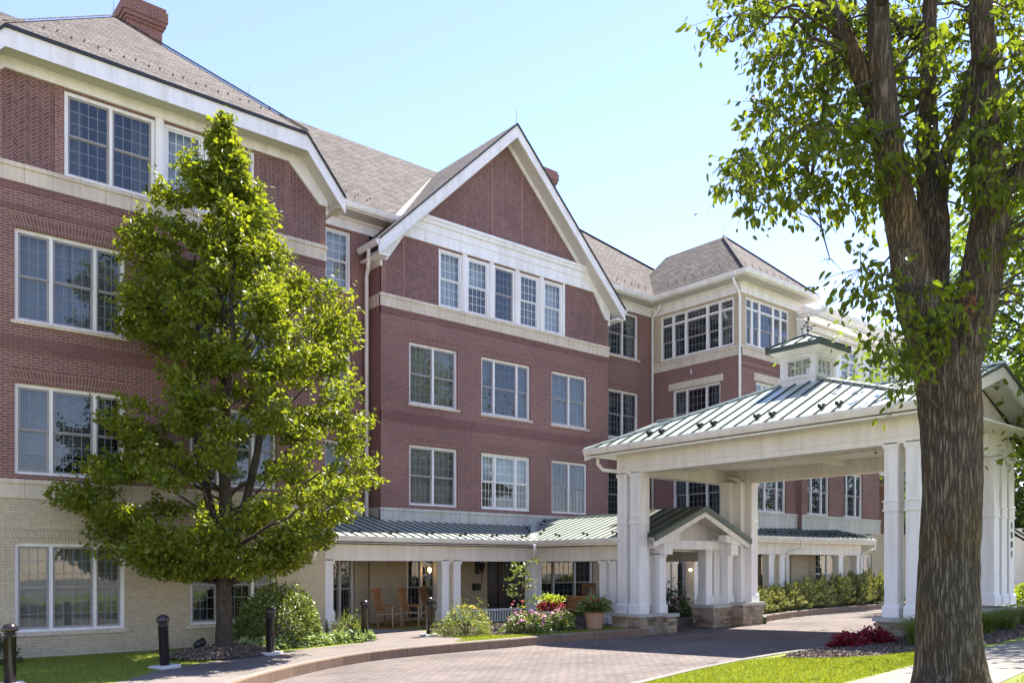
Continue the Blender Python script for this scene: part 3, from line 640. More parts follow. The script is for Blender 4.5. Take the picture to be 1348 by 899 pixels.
# ---------------------------------------------------------------- roofs
def roofplane(mb,poly,th=.05,mi=0):
    n=(Vector(poly[1])-Vector(poly[0])).cross(Vector(poly[2])-Vector(poly[0])).normalized()
    if n.z<0: n=-n
    mb.prism(poly,-n*th,mi)
rfA=MB(); rfM=MB(); rfB=MB(); rfT=MB(); rfR=MB()
ap=(6.31,23.95,16.5); bk=(6.31,30.5,16.5)
roofplane(rfA,[(3.05,19.25,12.66),(9.57,19.25,12.66),ap])
roofplane(rfA,[(9.57,19.25,12.66),(10.63,19.25,11.36),(10.63,26,11.36),(10.63,30.5,11.36),bk,ap])
roofplane(rfA,[(3.05,19.25,12.66),(1.99,19.25,11.36),(1.99,30.5,11.36),bk,ap])
roofplane(rfM,[(-6,22.05,12.62),(34.3,22.05,12.62),(24.06,26.3,16.85),(-6,26.3,16.85)]); roofplane(rfM,[(-6,26.3,16.85),(24.06,26.3,16.85),(34.3,30.6,12.62),(-6,30.6,12.62)]); roofplane(rfM,[(24.06,26.3,16.85),(34.3,22.05,12.62),(34.3,30.6,12.62)])
pk=(18.31,21.45,16.74)
roofplane(rfB,[(12.96,21.45,11.56),pk,(18.31,26.6,16.74),(12.96,22.9,11.56)]); roofplane(rfB,[(23.66,21.45,11.56),pk,(18.31,26.6,16.74),(23.66,22.9,11.56)])
at=(28.6,20.6,15.25)
roofplane(rfT,[(26.04,17.83,12.66),(31.08,17.83,12.66),at]); roofplane(rfT,[(26.04,17.83,12.66),(26.04,24,12.66),(28.6,23.6,15.25),at]); roofplane(rfT,[(31.08,17.83,12.66),(31.08,24,12.66),(28.6,23.6,15.25),at])
roofplane(rfR,[(31.0,19.6,12.35),(45,19.6,12.35),(43.2,22.2,14.6),(31.0,22.2,14.6)]); roofplane(rfR,[(31.0,22.2,14.6),(43.2,22.2,14.6),(45,26,12),(31,26,12)]); roofplane(rfR,[(45,19.6,12.35),(45,26,12),(43.2,22.2,14.6)])
CAPS=[((26.04,17.83,12.70),(28.6,20.6,15.29)),((31.08,17.83,12.70),(28.6,20.6,15.29)),((9.57,19.25,12.7),(6.31,23.95,16.54)),((3.05,19.25,12.7),(6.31,23.95,16.54)),((24.06,26.3,16.88),(34.3,22.05,12.65))]
RO=[part('roof',b,'shingle',BLD) for b in (rfA,rfM,rfB,rfT,rfR)]
for a,b in CAPS:
    m=MB(); m.bar(a,b,.12,.018); part('ridge_cap',m,'shingle',BLD)
fl=MB(); fl.bar((14.0,22.05,12.66),(18.1,26.15,16.6),.16,.05,(-.5,-.5,.7)); part('valley_flashing',fl,'flash',RO[2]); fl=MB(); fl.bar((22.6,22.05,12.66),(18.5,26.15,16.6),.16,.05,(.5,-.5,.7)); part('valley_flashing',fl,'flash',RO[2])
# fascias, friezes and soffits
tr=MB(); so_=MB(); dr=MB()
def rake(pts_top,drop,y0,y1,mb,mi=0):
    """board in a vertical plane: top polyline (x,z), constant vertical drop"""
    for (x0,z0),(x1,z1) in zip(pts_top,pts_top[1:]):
        mb.prism([(x0,y0,z0),(x1,y0,z1),(x1,y0,z1-drop),(x0,y0,z0-drop)],(0,y1-y0,0),mi)
A_top=[(1.99,11.36),(3.05,12.64),(9.57,12.64),(10.63,11.36)]
tr=MB(); so_=MB()
rake(A_top,.40,19.27,19.33,tr); rake([(x,z-.36) for x,z in A_top],.09,19.245,19.27,tr); rake([(x,z+.005) for x,z in A_top],.07,19.225,19.265,dr); part('drip_edge',dr,'iron',BLD); dr=MB()
def slab(mb,pts,y0,y1,th):
    for (x0,z0),(x1,z1) in zip(pts,pts[1:]): mb.prism([(x0,y0,z0),(x1,y0,z1),(x1,y1,z1),(x0,y1,z0)],(0,0,-th))
slab(so_,[(x,z-.36) for x,z in A_top],19.33,19.79,.03)
fz=[(2.28,11.17),(3.12,12.02),(9.3,12.02),(10.16,11.17),(10.37,11.17),(10.37,11.25),(9.43,12.36),(3.18,12.36),(2.2,11.25),(2.2,11.17)]
def polyY(mb,poly,y0,y1): mb.prism([(x,y0,z) for x,z in poly],(0,y1-y0,0))
def strip(mb,lo,hi,y0,y1):
    for i in range(len(lo)-1): polyY(mb,[lo[i],lo[i+1],hi[i+1],hi[i]],y0,y1)
strip(tr,[(2.2,11.17),(2.28,11.17),(3.12,12.02),(9.3,12.02),(10.16,11.17),(10.37,11.17)],[(2.2,11.3),(2.25,11.38),(3.18,12.42),(9.43,12.42),(10.30,11.38),(10.37,11.3)],19.72,19.80)
tr.box(10.335,10.43,19.81,22.7,11.0,11.32); so_.box(10.43,10.6,19.33,22.7,11.05,11.09)

part('cornice',tr,'trim',BLD); part('soffit',so_,'soffit',BLD); tr=MB(); so_=MB()
B_top=[(12.96,11.55),(18.31,16.72),(23.66,11.55)]
rake(B_top,.42,21.47,21.53,tr); rake([(12.96,11.17),(18.31,16.34),(23.66,11.17)],.08,21.445,21.47,tr); rake([(x,z+.006) for x,z in B_top],.06,21.425,21.465,dr)
slab(so_,[(x,z-.38) for x,z in B_top],21.53,22.01,.03)
strip(tr,[(13.3,11.15),(13.52,11.15),(14.13,12.05),(22.47,12.05),(23.1,11.15),(23.32,11.15)],[(13.3,11.5),(13.42,11.62),(14.15,12.4),(22.45,12.4),(23.2,11.62),(23.32,11.5)],21.93,22.02)
tr.box(14.2,22.4,21.9,22.02,12.4,12.64); tr.box(14.15,22.45,21.84,22.02,12.64,12.76); tr.box(14.3,22.3,21.8,22.02,12.76,12.86)
for s in (1,-1):
    c=18.31; f=lambda x:c+s*(x-c)
    polyY(tr,[(f(14.93),12.86),(f(14.55),12.86),(c,16.5),(c,16.16)],21.95,22.02)
    polyY(tr,[(f(13.42),11.62),(f(14.6),12.76),(f(14.3),12.76),(f(13.3),11.8)],21.94,22.015)
    # eave returns along the gable's sides
    x=f(12.98); tr.box(min(x,f(13.34)),max(x,f(13.34)),21.53,22.6,11.1,11.16)
    tr.box(min(f(13.28),f(13.36)),max(f(13.28),f(13.36)),21.95,22.7,10.95,11.45)
def gutter(mb,a,b,out,h=.15,w=.13):
    a=Vector(a);b=Vector(b);o=Vector(out); z=Vector((0,0,1))
    prof=[(0,0),(w*.55,0),(w*.8,h*.35),(w,h*.75),(w,h),(w*.86,h),(w*.86,h*.85),(0,h*.85)]
    mb.prism([a+o*p+z*q for p,q in prof],b-a)
gu=None
def gut(a,b,o):
    m=MB(); gutter(m,a,b,o); part('gutter',m,'trim',BLD)
gut((12.98,21.47,11.36),(12.98,22.6,11.36),(-1,0,0)); gut((23.64,21.47,11.36),(23.64,22.6,11.36),(1,0,0))

part('cornice',tr,'trim',BLD); part('soffit',so_,'soffit',BLD); tr=MB(); so_=MB()
def eave_y(y,a,b,zt,wally,out=.62,fa=None,fb=None):
    """fascia, soffit, frieze and gutter along an eave facing -Y"""
    tr.box(a,b,wally-out+.02,wally-out+.06,zt-.2,zt-.01); so_.box(a,b,wally-out+.06,wally+.02,zt-.21,zt-.17); fa=a if fa is None else fa; fb=b if fb is None else fb; tr.box(fa,fb,wally-.05,wally+.02,12.05,zt-.205); tr.box(fa,fb,wally-.1,wally-.05,zt-.30,zt-.205)
    gut((a,wally-out+.02,zt-.17),(b,wally-out+.02,zt-.17),(0,-1,0))
eave_y(0,10.65,14.3,12.62,YM,fb=14.2)
part('cornice',tr,'trim',BLD); part('soffit',so_,'soffit',BLD); tr=MB(); so_=MB()
eave_y(0,22.4,26.03,12.62,YM,fa=22.42,fb=26.58)

part('cornice',tr,'trim',BLD); part('soffit',so_,'soffit',BLD); tr=MB(); so_=MB()
eave_y(0,26.03,31.075,12.66,YT,fa=26.588,fb=30.512)
# tower's left eave, facing -X
tr.box(XT-.6,XT-.56,YT-.557,22.08,12.463,12.647); so_.box(XT-.557,XT+.02,YT+.021,22.69,12.453,12.487); tr.box(XT-.05,XT+.02,YT+.021,22.64,12.053,12.452); tr.box(XT-.1,XT-.05,YT-.047,22.59,12.357,12.452); gut((XT-.6,YT-.7,12.49),(XT-.6,22.05,12.49),(-1,0,0))
tr.box(XE-.02,XE+.05,YT+.021,YM,12.053,12.45); so_.box(XE,31.0,YT+.021,22.7,12.453,12.487); tr.box(31.0,31.06,YT-.557,22.1,12.463,12.647)
part('cornice',tr,'trim',BLD); part('soffit',so_,'soffit',BLD); part('drip_edge',dr,'iron',BLD)
def downspout(path,par=BLD,r=.05): 
    m=MB(); m.tube(path,r,8); return part('downspout',m,'trim',par,True)
downspout([(12.92,22.0,11.36),(12.92,22.0,11.25),(13.1,22.35,10.9),(13.14,22.5,10.7),(13.14,22.5,3.3)],r=.062)
downspout([(26.4,22.1,12.45),(26.4,22.1,12.3),(26.55,22.6,12.0),(26.55,22.6,3.5)]); downspout([(26.0,18.3,12.45),(26.0,18.3,12.34),(26.5,18.4,12.0),(26.57,18.42,11.8),(26.57,18.42,3.5)])
downspout([(10.6,22.0,12.3),(10.55,22.2,12.15),(10.42,22.5,12.1),(10.42,22.6,3.5)]); downspout([(26.62,20.7,9.6),(26.62,20.7,9.4)],r=.02)
# snow guards in pairs above the eaves
sg=MB(); sg.box(-.012,.012,-.02,.02,0,.06); sg.box(-.03,.03,-.03,-.015,.015,.075); sgm=sg.mesh('snow_guard','guard')
def guard(x,y,z,par,me=None,rot=0):
    o=link('snow_guard',me or sgm,par); o.location=Vector((x,y,z))-wpos(par); o.rotation_euler=(0,0,rot); o.scale=(.6,.6,.6)
for k in range(11):
    for j,(dx,dy) in enumerate(((0,.62),(.28,.75))):
        x=3.85+k*.53+dx
        if x<9.35: guard(x,19.25+dy,12.66+dy*.817,RO[0])
for a,b in ((11.0,13.4),(24.2,26.0)):
    x=a
    while x<b:
        guard(x,22.05+.35,12.97,RO[1]); guard(x+.2,22.05+.52,13.14,RO[1]); x+=.42
for k in range(9):
    x=26.7+k*.47; guard(x,17.83+.42,12.66+.39,RO[3]); guard(x+.2,17.83+.6,12.66+.56,RO[3])
    y=18.3+k*.42; guard(26.04+.4,y,12.66+.4,RO[3],rot=R(-90)); guard(26.04+.58,y+.2,12.66+.58,RO[3],rot=R(-90))
# chimneys and lightning rods
def chimney(x0,x1,y0,y1,z0,z1):
    m=MB(); m.box(x0,x1,y0,y1,z0,z1-.62)
    for k,(o,a,b) in enumerate(((.04,.62,.52),(.09,.52,.40),(.13,.40,.12),(.09,.12,.0))): m.box(x0-o,x1+o,y0-o,y1+o,z1-a,z1-b)
    c=part('chimney',m,'chimney_brick',BLD); q=MB(); q.box(x0+.1,x1-.1,y0+.1,y1-.1,z1,z1+.06); part('chimney_cap',q,'cap_stone',c)
chimney(6.92,7.88,25,26.5,14.5,17.86); chimney(23.4,24.25,26,27.4,15,18.5)
for x,y,z in ((6.31,24.0,16.5),(18.31,21.5,16.74),(28.6,20.6,15.25),(7.6,25.6,17.9),(23.8,26.6,18.5),(11,26.3,16.85),(39.5,22.2,14.6)):
    m=MB(); m.tube([(x,y,z-.05),(x,y,z+.55)],[.008,.003],5); part('lightning_rod',m,'seam',BLD)

# ---------------------------------------------------------------- standing seam helpers
def seamroof(mb,poly,edir,sp=.42,th=.04,seam=1,start=.2,w=.03,h=.035):
    P=[Vector(p) for p in poly]; n=(P[1]-P[0]).cross(P[2]-P[0]).normalized()
    if n.z<0: n=-n
    mb.prism(P,-n*th,0); e=Vector(edir).normalized(); s=n.cross(e); s=s if s.z>0 else -s
    c=[(p.dot(e),p.dot(s)) for p in P]; lo=min(a for a,_ in c); hi=max(a for a,_ in c); base=P[0]-e*c[0][0]-s*c[0][1]
    x=lo+start; ends=[]
    while x<hi-.03:
        ys=[]
        for (a0,b0),(a1,b1) in zip(c,c[1:]+c[:1]):
            if (a0-x)*(a1-x)<=0 and abs(a1-a0)>1e-6: ys.append(b0+(b1-b0)*(x-a0)/(a1-a0))
        if len(ys)>=2 and max(ys)-min(ys)>.05:
            a=base+e*x+s*min(ys)+n*h/2; b=base+e*x+s*max(ys)+n*h/2; mb.bar(a,b,w,h,n,seam); ends.append((a,b))
        x+=sp
    return ends,n
sk=MB(); sk.box(-.05,.05,-.025,.025,0,.05); sk.box(-.07,-.035,-.05,.05,.02,.10); sk.box(.035,.07,-.05,.05,.02,.10); skm=sk.mesh('snow_guard','iron')
def column(par,x0,x1,y0,y1,z0,z1,ring=None,basez=.28,cap=.1):
    m=MB(); m.box(x0,x1,y0,y1,z0,z1)
    m.box(x0-.035,x1+.035,y0-.035,y1+.035,z0,z0+basez-.07); m.taper(x0,x1,y0,y1,z0+basez-.07,z0+basez,.035)
    m.box(x0-.03,x1+.03,y0-.03,y1+.03,z1-cap,z1-.025); m.box(x0-.015,x1+.015,y0-.015,y1+.015,z1-cap-.03,z1-cap)
    if ring: m.box(x0-.03,x1+.03,y0-.03,y1+.03,ring,ring+.035); m.box(x0-.03,x1+.03,y0-.03,y1+.03,ring+.2,ring+.225); m.box(x0-.01,x1+.01,y0-.01,y1+.01,ring+.035,ring+.2)
    return part('column',m,'trim',par)
def stonebase(par,x0,x1,y0,y1,z0,z1,seed=1,faces='-x-y+x+y'):
    """pier faced in random ledgestone, with a stone cap"""
    rd=random.Random(seed); m=MB(); vals=[]
    def blk(*a):
        n=len(m.f); m.box(*a); vals.extend([rd.random()]*(len(m.f)-n))
    blk(x0+.04,x1-.04,y0+.04,y1-.04,z0,z1-.09)
    z=z0
    while z<z1-.1:
        h=min(rd.choice((.07,.09,.11,.14)),z1-.09-z)
        if h<.03: break
        for axis in ('x0','x1','y0','y1'):
            a,b=(y0,y1) if axis[0]=='x' else (x0,x1); u=a
            while u<b-.01:
                w=min(rd.uniform(.14,.42),b-u)
                if b-u-w<.08: w=b-u
                o=rd.uniform(-.004,.022); g=.004
                if axis=='x0': blk(x0-o,x0+.05,u+g,u+w-g,z+g,z+h-g)
                elif axis=='x1': blk(x1-.05,x1+o,u+g,u+w-g,z+g,z+h-g)
                elif axis=='y0': blk(u+g,u+w-g,y0-o,y0+.05,z+g,z+h-g)
                else: blk(u+g,u+w-g,y1-.05,y1+o,z+g,z+h-g)
                u+=w
        z+=h
    me=m.mesh('stone_base','fieldstone'); at=me.attributes.new('v','FLOAT','FACE'); at.data.foreach_set('value',vals)
    o=link('stone_base',me,par,None,True); c=MB(); c.box(x0-.05,x1+.05,y0-.05,y1+.05,z1-.09,z1-.02); c.taper(x0-.05,x1+.05,y0-.05,y1+.05,z1-.02,z1,0)
    part('stone_cap',c,'cap_stone',o); return o
# ---------------------------------------------------------------- drive-through portico
PC=thing('entrance_portico','large white drive-through portico with paired columns on stone bases, green metal roof and windowed cupola','portico',(19.95,11.9,.1))
X0,X1,Y0,Y1=17.4,22.5,7.76,16.08; BZ=4.42
for (cx,cy,zb,pairs) in ((0,1,.57,[(17.4,17.73,15.75,16.08),(17.4,17.73,15.28,15.61),(17.86,18.19,15.75,16.08)]),(0,0,.80,[(17.4,17.69,8.21,8.49),(17.4,17.69,7.76,8.04),(17.88,18.17,7.76,8.04)]),
    (1,1,.78,[(22.17,22.5,14.95,15.28),(22.17,22.5,15.42,15.75),(21.7,22.03,15.42,15.75)]),(1,0,.95,[(22.17,22.5,7.76,8.07),(21.72,22.03,7.76,8.07),(22.17,22.5,8.2,8.5),(21.25,21.57,7.76,8.07)])):
    for p in pairs: column(PC,*p,zb,BZ+.03,ring=3.02)
    a0=min(p[0] for p in pairs);a1=max(p[1] for p in pairs);b0=min(p[2] for p in pairs);b1=max(p[3] for p in pairs)
    if cy==0: continue
    f=MB()
    for q in ((a0+.17,a1-.17,b0+.17,b1-.17),): f.box(*q,zb,BZ)
    part('recess_panel',f,'trim',PC)
stonebase(PC,17.3,18.3,15.18,16.2,-.25,.57,3); stonebase(PC,21.55,22.62,14.83,15.88,-.2,.78,5)
stonebase(PC,17.28,18.2,7.66,8.62,-.1,.80,7); stonebase(PC,18.28,22.62,7.66,8.3,0,.9,9)
bm_=MB()
def ringbeam(z0,z1,o,inn=.36):
    bm_.box(X0-o,X0+inn,Y0-o,Y1+o,z0,z1); bm_.box(X1-inn,X1+o,Y0-o,Y1+o,z0,z1); bm_.box(X0+inn,X1-inn,Y0-o,Y0+inn,z0,z1); bm_.box(X0+inn,X1-inn,Y1-inn,Y1+o,z0,z1)
ringbeam(BZ,BZ+.14,.0); ringbeam(BZ+.14,BZ+.17,.025); ringbeam(BZ+.17,4.93,.012); ringbeam(4.93,4.96,.05); ringbeam(4.96,5.0,.09)
part('beam',bm_,'trim2',PC)
ce=MB(); ce.box(X0+.3,X1-.3,Y0+.3,Y1-.3,4.80,4.84); ce.box(19.85,20.05,Y0+.36,Y1-.36,4.66,4.80); ce.box(X0+.36,X1-.36,11.8,12.0,4.661,4.801); part('ceiling',ce,'trim2',PC)
EX0,EX1,EY0,EY1=16.82,23.08,7.1,16.75
sf=MB(); sf.box(EX0,X0,EY0,EY1,4.95,4.985); sf.box(X1,EX1,EY0,EY1,4.95,4.985); sf.box(X0,X1,Y1,EY1,4.951,4.984); sf.box(X0,X1,EY0,Y0,4.951,4.984)
sf.box(EX0,EX0+.04,EY0,EY1,4.90,5.1); sf.box(EX1-.04,EX1,EY0,EY1,4.90,5.1); part('soffit',sf,'trim2',PC)
gq=MB(); gutter(gq,(EX0,EY0+.02,4.97),(EX0,EY1,4.97),(-1,0,0),.17,.14); part('gutter',gq,'trim2',PC); gq=MB(); gutter(gq,(EX1,EY0+.02,4.97),(EX1,EY1,4.97),(1,0,0),.17,.14); part('gutter',gq,'trim2',PC)
roof=MB(); PZ=5.13; RX=19.95; GZ=6.27; AP=(RX,11.75,6.78)
e1,n1=seamroof(roof,[(EX0-.06,EY0,PZ),(EX0-.06,EY1,PZ),AP],(0,1,0),.41)
seamroof(roof,[(EX1+.06,EY0,PZ),(EX1+.06,EY1,PZ),AP],(0,1,0),.41); 
for yc,yr in ((EY0+.01,10.32),(EY1-.01,13.29)):
    for xc in (EX0-.06,EX1+.06): seamroof(roof,[(xc,yc,PZ),(RX,yr,GZ),AP],(1,0,0),.41)
for y0,y1 in ((EY0-.04,11.0),(12.5,EY1+.04)):
    seamroof(roof,[(EX0-.05,y0,PZ-.015),(EX0-.05,y1,PZ-.015),(RX,y1,GZ),(RX,y0,GZ)],(0,1,0),.41); seamroof(roof,[(EX1+.05,y0,PZ-.015),(EX1+.05,y1,PZ-.015),(RX,y1,GZ),(RX,y0,GZ)],(0,1,0),.41)
for c in ((EX0-.05,EY0),(EX0-.05,EY1),(EX1+.05,EY0),(EX1+.05,EY1)): roof.bar((c[0],c[1],PZ+.03),(AP[0],AP[1],AP[2]+.03),.11,.05,(0,0,1),0)
for y0,y1 in ((EY0-.05,10.6),(12.9,EY1+.05)): roof.bar((RX,y0,GZ+.03),(RX,y1,GZ+.03),.11,.05,(0,0,1),0)
pr_=part('roof',roof,['metal','seam'],PC)
for yy,s in ((EY0,1),(EY1,-1)):
    rk=MB()
    top=[(EX0-.06,PZ-.05),(RX,GZ-.05),(EX1+.06,PZ-.05)]
    rake(top,.26,min(yy,yy+s*.07),max(yy,yy+s*.07),rk); polyY(rk,[(X0-.2,5.0),(X1+.2,5.0),(RX,6.12)],min(Y0 if s>0 else Y1-.05,(Y0 if s>0 else Y1-.05)),(Y0 if s>0 else Y1-.05)+.05)
    slab(rk,[(EX0,PZ-.1),(RX,GZ-.09),(EX1,PZ-.1)],min(yy+s*.05,Y0 if s>0 else Y1),max(yy+s*.05,Y0 if s>0 else Y1),.03)
    part('gable_end',rk,'trim2',PC)
for yy in (EY0-.045,EY1+.005):
    de=MB(); rake([(EX0-.08,PZ),(RX,GZ+.01),(EX1+.08,PZ)],.06,yy,yy+.04,de); part('drip_edge',de,'dark_green',PC)
k=0
for i,(a,b) in enumerate(e1):
    if i%4 in (1,2):
        d=(b-a).normalized(); L=(b-a).length
        if L>.9:
            p=a+d*.42; o=link('snow_guard',skm,pr_); o.location=p-wpos(pr_); o.rotation_euler=(0,0,R(90))
# cupola
cu=MB(); CX,CY,h=19.95,11.75,.5; cz0,cz1=6.25,7.36
cu.box(CX-h,CX+h,CY-h,CY+h,cz0,6.72)
for sx in (-1,1):
    for sy in (-1,1): cu.box(*sorted((CX+sx*h,CX+sx*(h-.14))),*sorted((CY+sy*h,CY+sy*(h-.14))),6.72,7.18)
cu.box(CX-h,CX+h,CY-h,CY+h,7.18,cz1); cu.box(CX-h-.03,CX+h+.03,CY-h-.03,CY+h+.03,6.66,6.71)
cu.hull8([(CX-h-.02,CY-h-.02,7.26),(CX+h+.02,CY-h-.02,7.26),(CX+h+.02,CY+h+.02,7.26),(CX-h-.02,CY+h+.02,7.26),(CX-h-.23,CY-h-.23,7.40),(CX+h+.23,CY-h-.23,7.40),(CX+h+.23,CY+h+.23,7.40),(CX-h-.23,CY+h+.23,7.40)])
cup=part('cupola',cu,'trim2',PC)
for ax,sg_ in (('X',-1),('X',1),('Y',-1),('Y',1)):
    m=MB(); g=MB(); c=(CX if ax=='X' else CY)+sg_*(h-.07); o=CY if ax=='X' else CX; tf=TF(ax,c)
    for a,b,p,q in ((-.36,.36,6.72,6.765),(-.36,.36,7.135,7.18),(-.36,-.315,6.765,7.135),(.315,.36,6.765,7.135),(-.112,-.098,6.765,7.135),(.098,.112,6.765,7.135),(-.315,.315,6.943,6.957)): tb(m,tf,o+a,o+b,p,q,-.025,.025)
    g.face([tf(o-.32,6.76,0),tf(o+.32,6.76,0),tf(o+.32,7.14,0),tf(o-.32,7.14,0)])
    w=part('window',m,'trim2',cup); link('pane',g.mesh('pane','glass'),w,None,True)
cr=MB(); q=h+.27; ca=(CX,CY,7.88)
for a,b,e in (((-q,-q),(-q,q),(0,1,0)),((q,-q),(q,q),(0,1,0)),((-q,-q),(q,-q),(1,0,0)),((-q,q),(q,q),(1,0,0))): seamroof(cr,[(CX+a[0],CY+a[1],7.5),(CX+b[0],CY+b[1],7.5),ca],e,.38,.03,start=.3)
for sx in (-1,1):
    for sy in (-1,1): cr.bar((CX+sx*q,CY+sy*q,7.52),(ca[0],ca[1],7.9),.06,.04,(0,0,1),1)
co=part('cupola_roof',cr,['metal','seam'],cup); cf=MB()
for s in (-1,1): cf.box(*sorted((CX+s*q,CX+s*(q-.05))),CY-q,CY+q,7.38,7.505); cf.box(CX-q+.05,CX+q-.05,*sorted((CY+s*q,CY+s*(q-.05))),7.381,7.504)
part('cupola_fascia',cf,'dark_green',cup)
wv=MB(); wv.tube([(CX,CY,7.85),(CX,CY,8.32)],.014,6); wv.tube([(CX-.16,CY,8.08),(CX+.16,CY,8.08)],.009,5); wv.tube([(CX,CY-.16,8.08),(CX,CY+.16,8.08)],.009,5)
for p in ((-.18,0),(.18,0),(0,-.18),(0,.18)): wv.ball((CX+p[0],CY+p[1],8.08),.028,6)
wv.tube([(CX-.13,CY-.13,8.24),(CX+.13,CY+.13,8.24)],.012,5); wv.prism([(CX+.05,CY+.05,8.24),(CX+.16,CY+.16,8.32),(CX+.2,CY+.2,8.2)],(.01,-.01,0)); wv.prism([(CX-.06,CY-.06,8.25),(CX-.03,CY-.03,8.36),(CX+.02,CY+.02,8.4),(CX+.05,CY+.05,8.3),(CX+.02,CY+.02,8.24)],(.012,-.012,0)); wv.ball((CX,CY,8.0),.04,8)
part('weathervane',wv,'iron',PC)
def dspout(par,path,r=.05): m=MB(); m.tube(path,r,8); return part('downspout',m,'trim',par,True)
dspout(PC,[(17.15,16.6,4.97),(17.15,16.6,4.75),(17.3,16.55,4.6),(17.6,16.3,4.55),(17.7,16.12,4.5)]); dspout(PC,[(22.0,15.9,4.7),(22.0,15.3,4.5),(22.05,15.2,4.4),(22.05,15.2,.8)],.07)
fx=MB(); fx.box(17.75,17.9,16.14,16.2,4.62,4.9); part('floodlight',fx,'cap_stone',PC)
# house number on the rear right column
dg=MB()
SEG={'1':[(.035,.045,.0,.15)],'8':[(0,.085,0,.022),(0,.085,.064,.086),(0,.085,.128,.15),(0,.024,.022,.128),(.061,.085,.022,.128)]}
for i,chh in enumerate('1881'):
    for a,b,z0,z1 in SEG[chh]:
        a2,b2=(a-.01,b+.02) if chh=='1' else (a,b)
        dg.box(22.28+a2,22.28+b2,7.745,7.762,2.78-i*.23+z0,2.78-i*.23+z1)
part('house_number',dg,'iron',PC)

# ---------------------------------------------------------------- front porch with its side walk roof and gabled canopy
PO=thing('front_porch','long white columned porch with green metal roof along the brick facade','porch',(14,20,.05))
fl_=MB(); fl_.box(10.4,17.6,19.75,22.7,-.25,.10); fl_.box(17.6,26.6,18.5,22.7,-.2,.12); part('porch_floor',fl_,'porchfloor',PO)
YP=20.1; XP2=17.9; PB=2.02
pb=MB(); pb.box(10.0,18.2,YP,YP+.3,PB,2.46); pb.box(9.98,18.2,YP-.02,YP+.3,PB+.09,PB+.12); pb.box(XP2,XP2+.3,15.9,YP,PB,2.46); pb.box(XP2-.02,XP2+.3,15.9,YP,PB+.09,PB+.12); pb.box(10.0,10.3,YP+.3,22.7,PB,2.46); pb.box(22.0,22.3,15.9,22.6,PB,2.46)
part('beam',pb,'trim2',PO)
cl_=MB(); cl_.box(10.31,21.99,YP+.31,22.72,2.44,2.48); cl_.box(10.31,17.9,YP+.301,YP+.309,2.44,2.48); cl_.box(18.21,21.99,15.93,YP+.19,2.441,2.481); cl_.box(9.6,10.0,19.7,22.7,2.5,2.53); cl_.box(9.6,17.95,19.68,YP,2.5,2.54); cl_.box(17.525,17.95,15.94,19.68,2.501,2.541); cl_.box(17.95,22.4,15.92,15.97,2.3,2.9); part('porch_ceiling',cl_,'trim2',PO)
fa=MB(); fa.box(9.6,17.5,19.68,19.72,2.48,2.68); fa.box(17.48,17.52,15.95,19.7,2.481,2.681); gutter(fa,(9.6,19.68,2.53),(17.4,19.68,2.53),(0,-1,0),.14,.12); gutter(fa,(17.48,15.95,2.53),(17.48,19.6,2.53),(-1,0,0),.14,.12); part('gutter',fa,'trim2',PO)
pr2=MB(); 
ends,nn=seamroof(pr2,[(9.5,19.62,2.665),(17.5,19.62,2.665),(20.3,22.75,3.45),(9.5,22.75,3.45)],(1,0,0),.30,w=.016,h=.028)
ends2,n2=seamroof(pr2,[(17.42,15.9,2.665),(17.42,19.66,2.665),(19.95,22.4,3.5),(19.95,15.9,3.5)],(0,1,0),.30,w=.016,h=.022); seamroof(pr2,[(22.5,15.9,2.665),(22.5,22.4,2.665),(19.95,22.4,3.5),(19.95,15.9,3.5)],(0,1,0),.30,w=.016,h=.022)
pr2.bar((17.46,19.64,2.69),(19.95,22.4,3.52),.3,.012,(-.3,-.3,.9),0); pr2.bar((19.95,15.9,3.52),(19.95,22.4,3.52),.1,.05,(0,0,1),0)
pro=part('porch_roof',pr2,['metal','seam'],PO)
for E_,rr,step in ((ends,0,4),(ends2,90,4)):
    for i,(a,b) in enumerate(E_):
        if i%step in (1,2) and (b-a).length>.8:
            d=(b-a).normalized(); p=a+d*(.33 if i%step==1 else .48); o=link('snow_guard',skm,pro); o.location=p-wpos(pro); o.rotation_euler=(0,0,R(rr)); o.scale=(.55,.55,.55)
for x0,zb in ((10.05,.42),(14.25,.30)):
    for a,b in (((x0,x0+.26),(YP,YP+.26)),((x0+.42,x0+.68),(YP,YP+.26))): column(PO,*a,*b,zb,PB+.03,basez=.3)
    p=MB(); p.box(x0+.2,x0+.5,YP+.06,YP+.2,zb,PB); part('recess_panel',p,'tan_brick',PO); stonebase(PO,x0-.06,x0+.74,YP-.06,YP+.36,-.1,zb,int(x0))
column(PO,10.05,10.31,21.0,21.26,.3,PB+.03,basez=.3); column(PO,17.75,18.15,YP-.03,YP+.33,.16,PB+.03,basez=.3)
column(PO,17.9,18.16,17.0,17.26,.16,PB+.03); column(PO,17.9,18.16,16.6,16.86,.16,PB+.03); column(PO,18.35,18.61,17.0,17.26,.16,PB+.03)
for x in (22.0,22.4,23.3): column(PO,x,x+.28,18.2,18.5,.55,PB+.05)
column(PO,23.0,23.5,17.75,18.1,.55,PB+.05); stonebase(PO,21.9,23.6,17.7,18.55,-.1,.55,31)
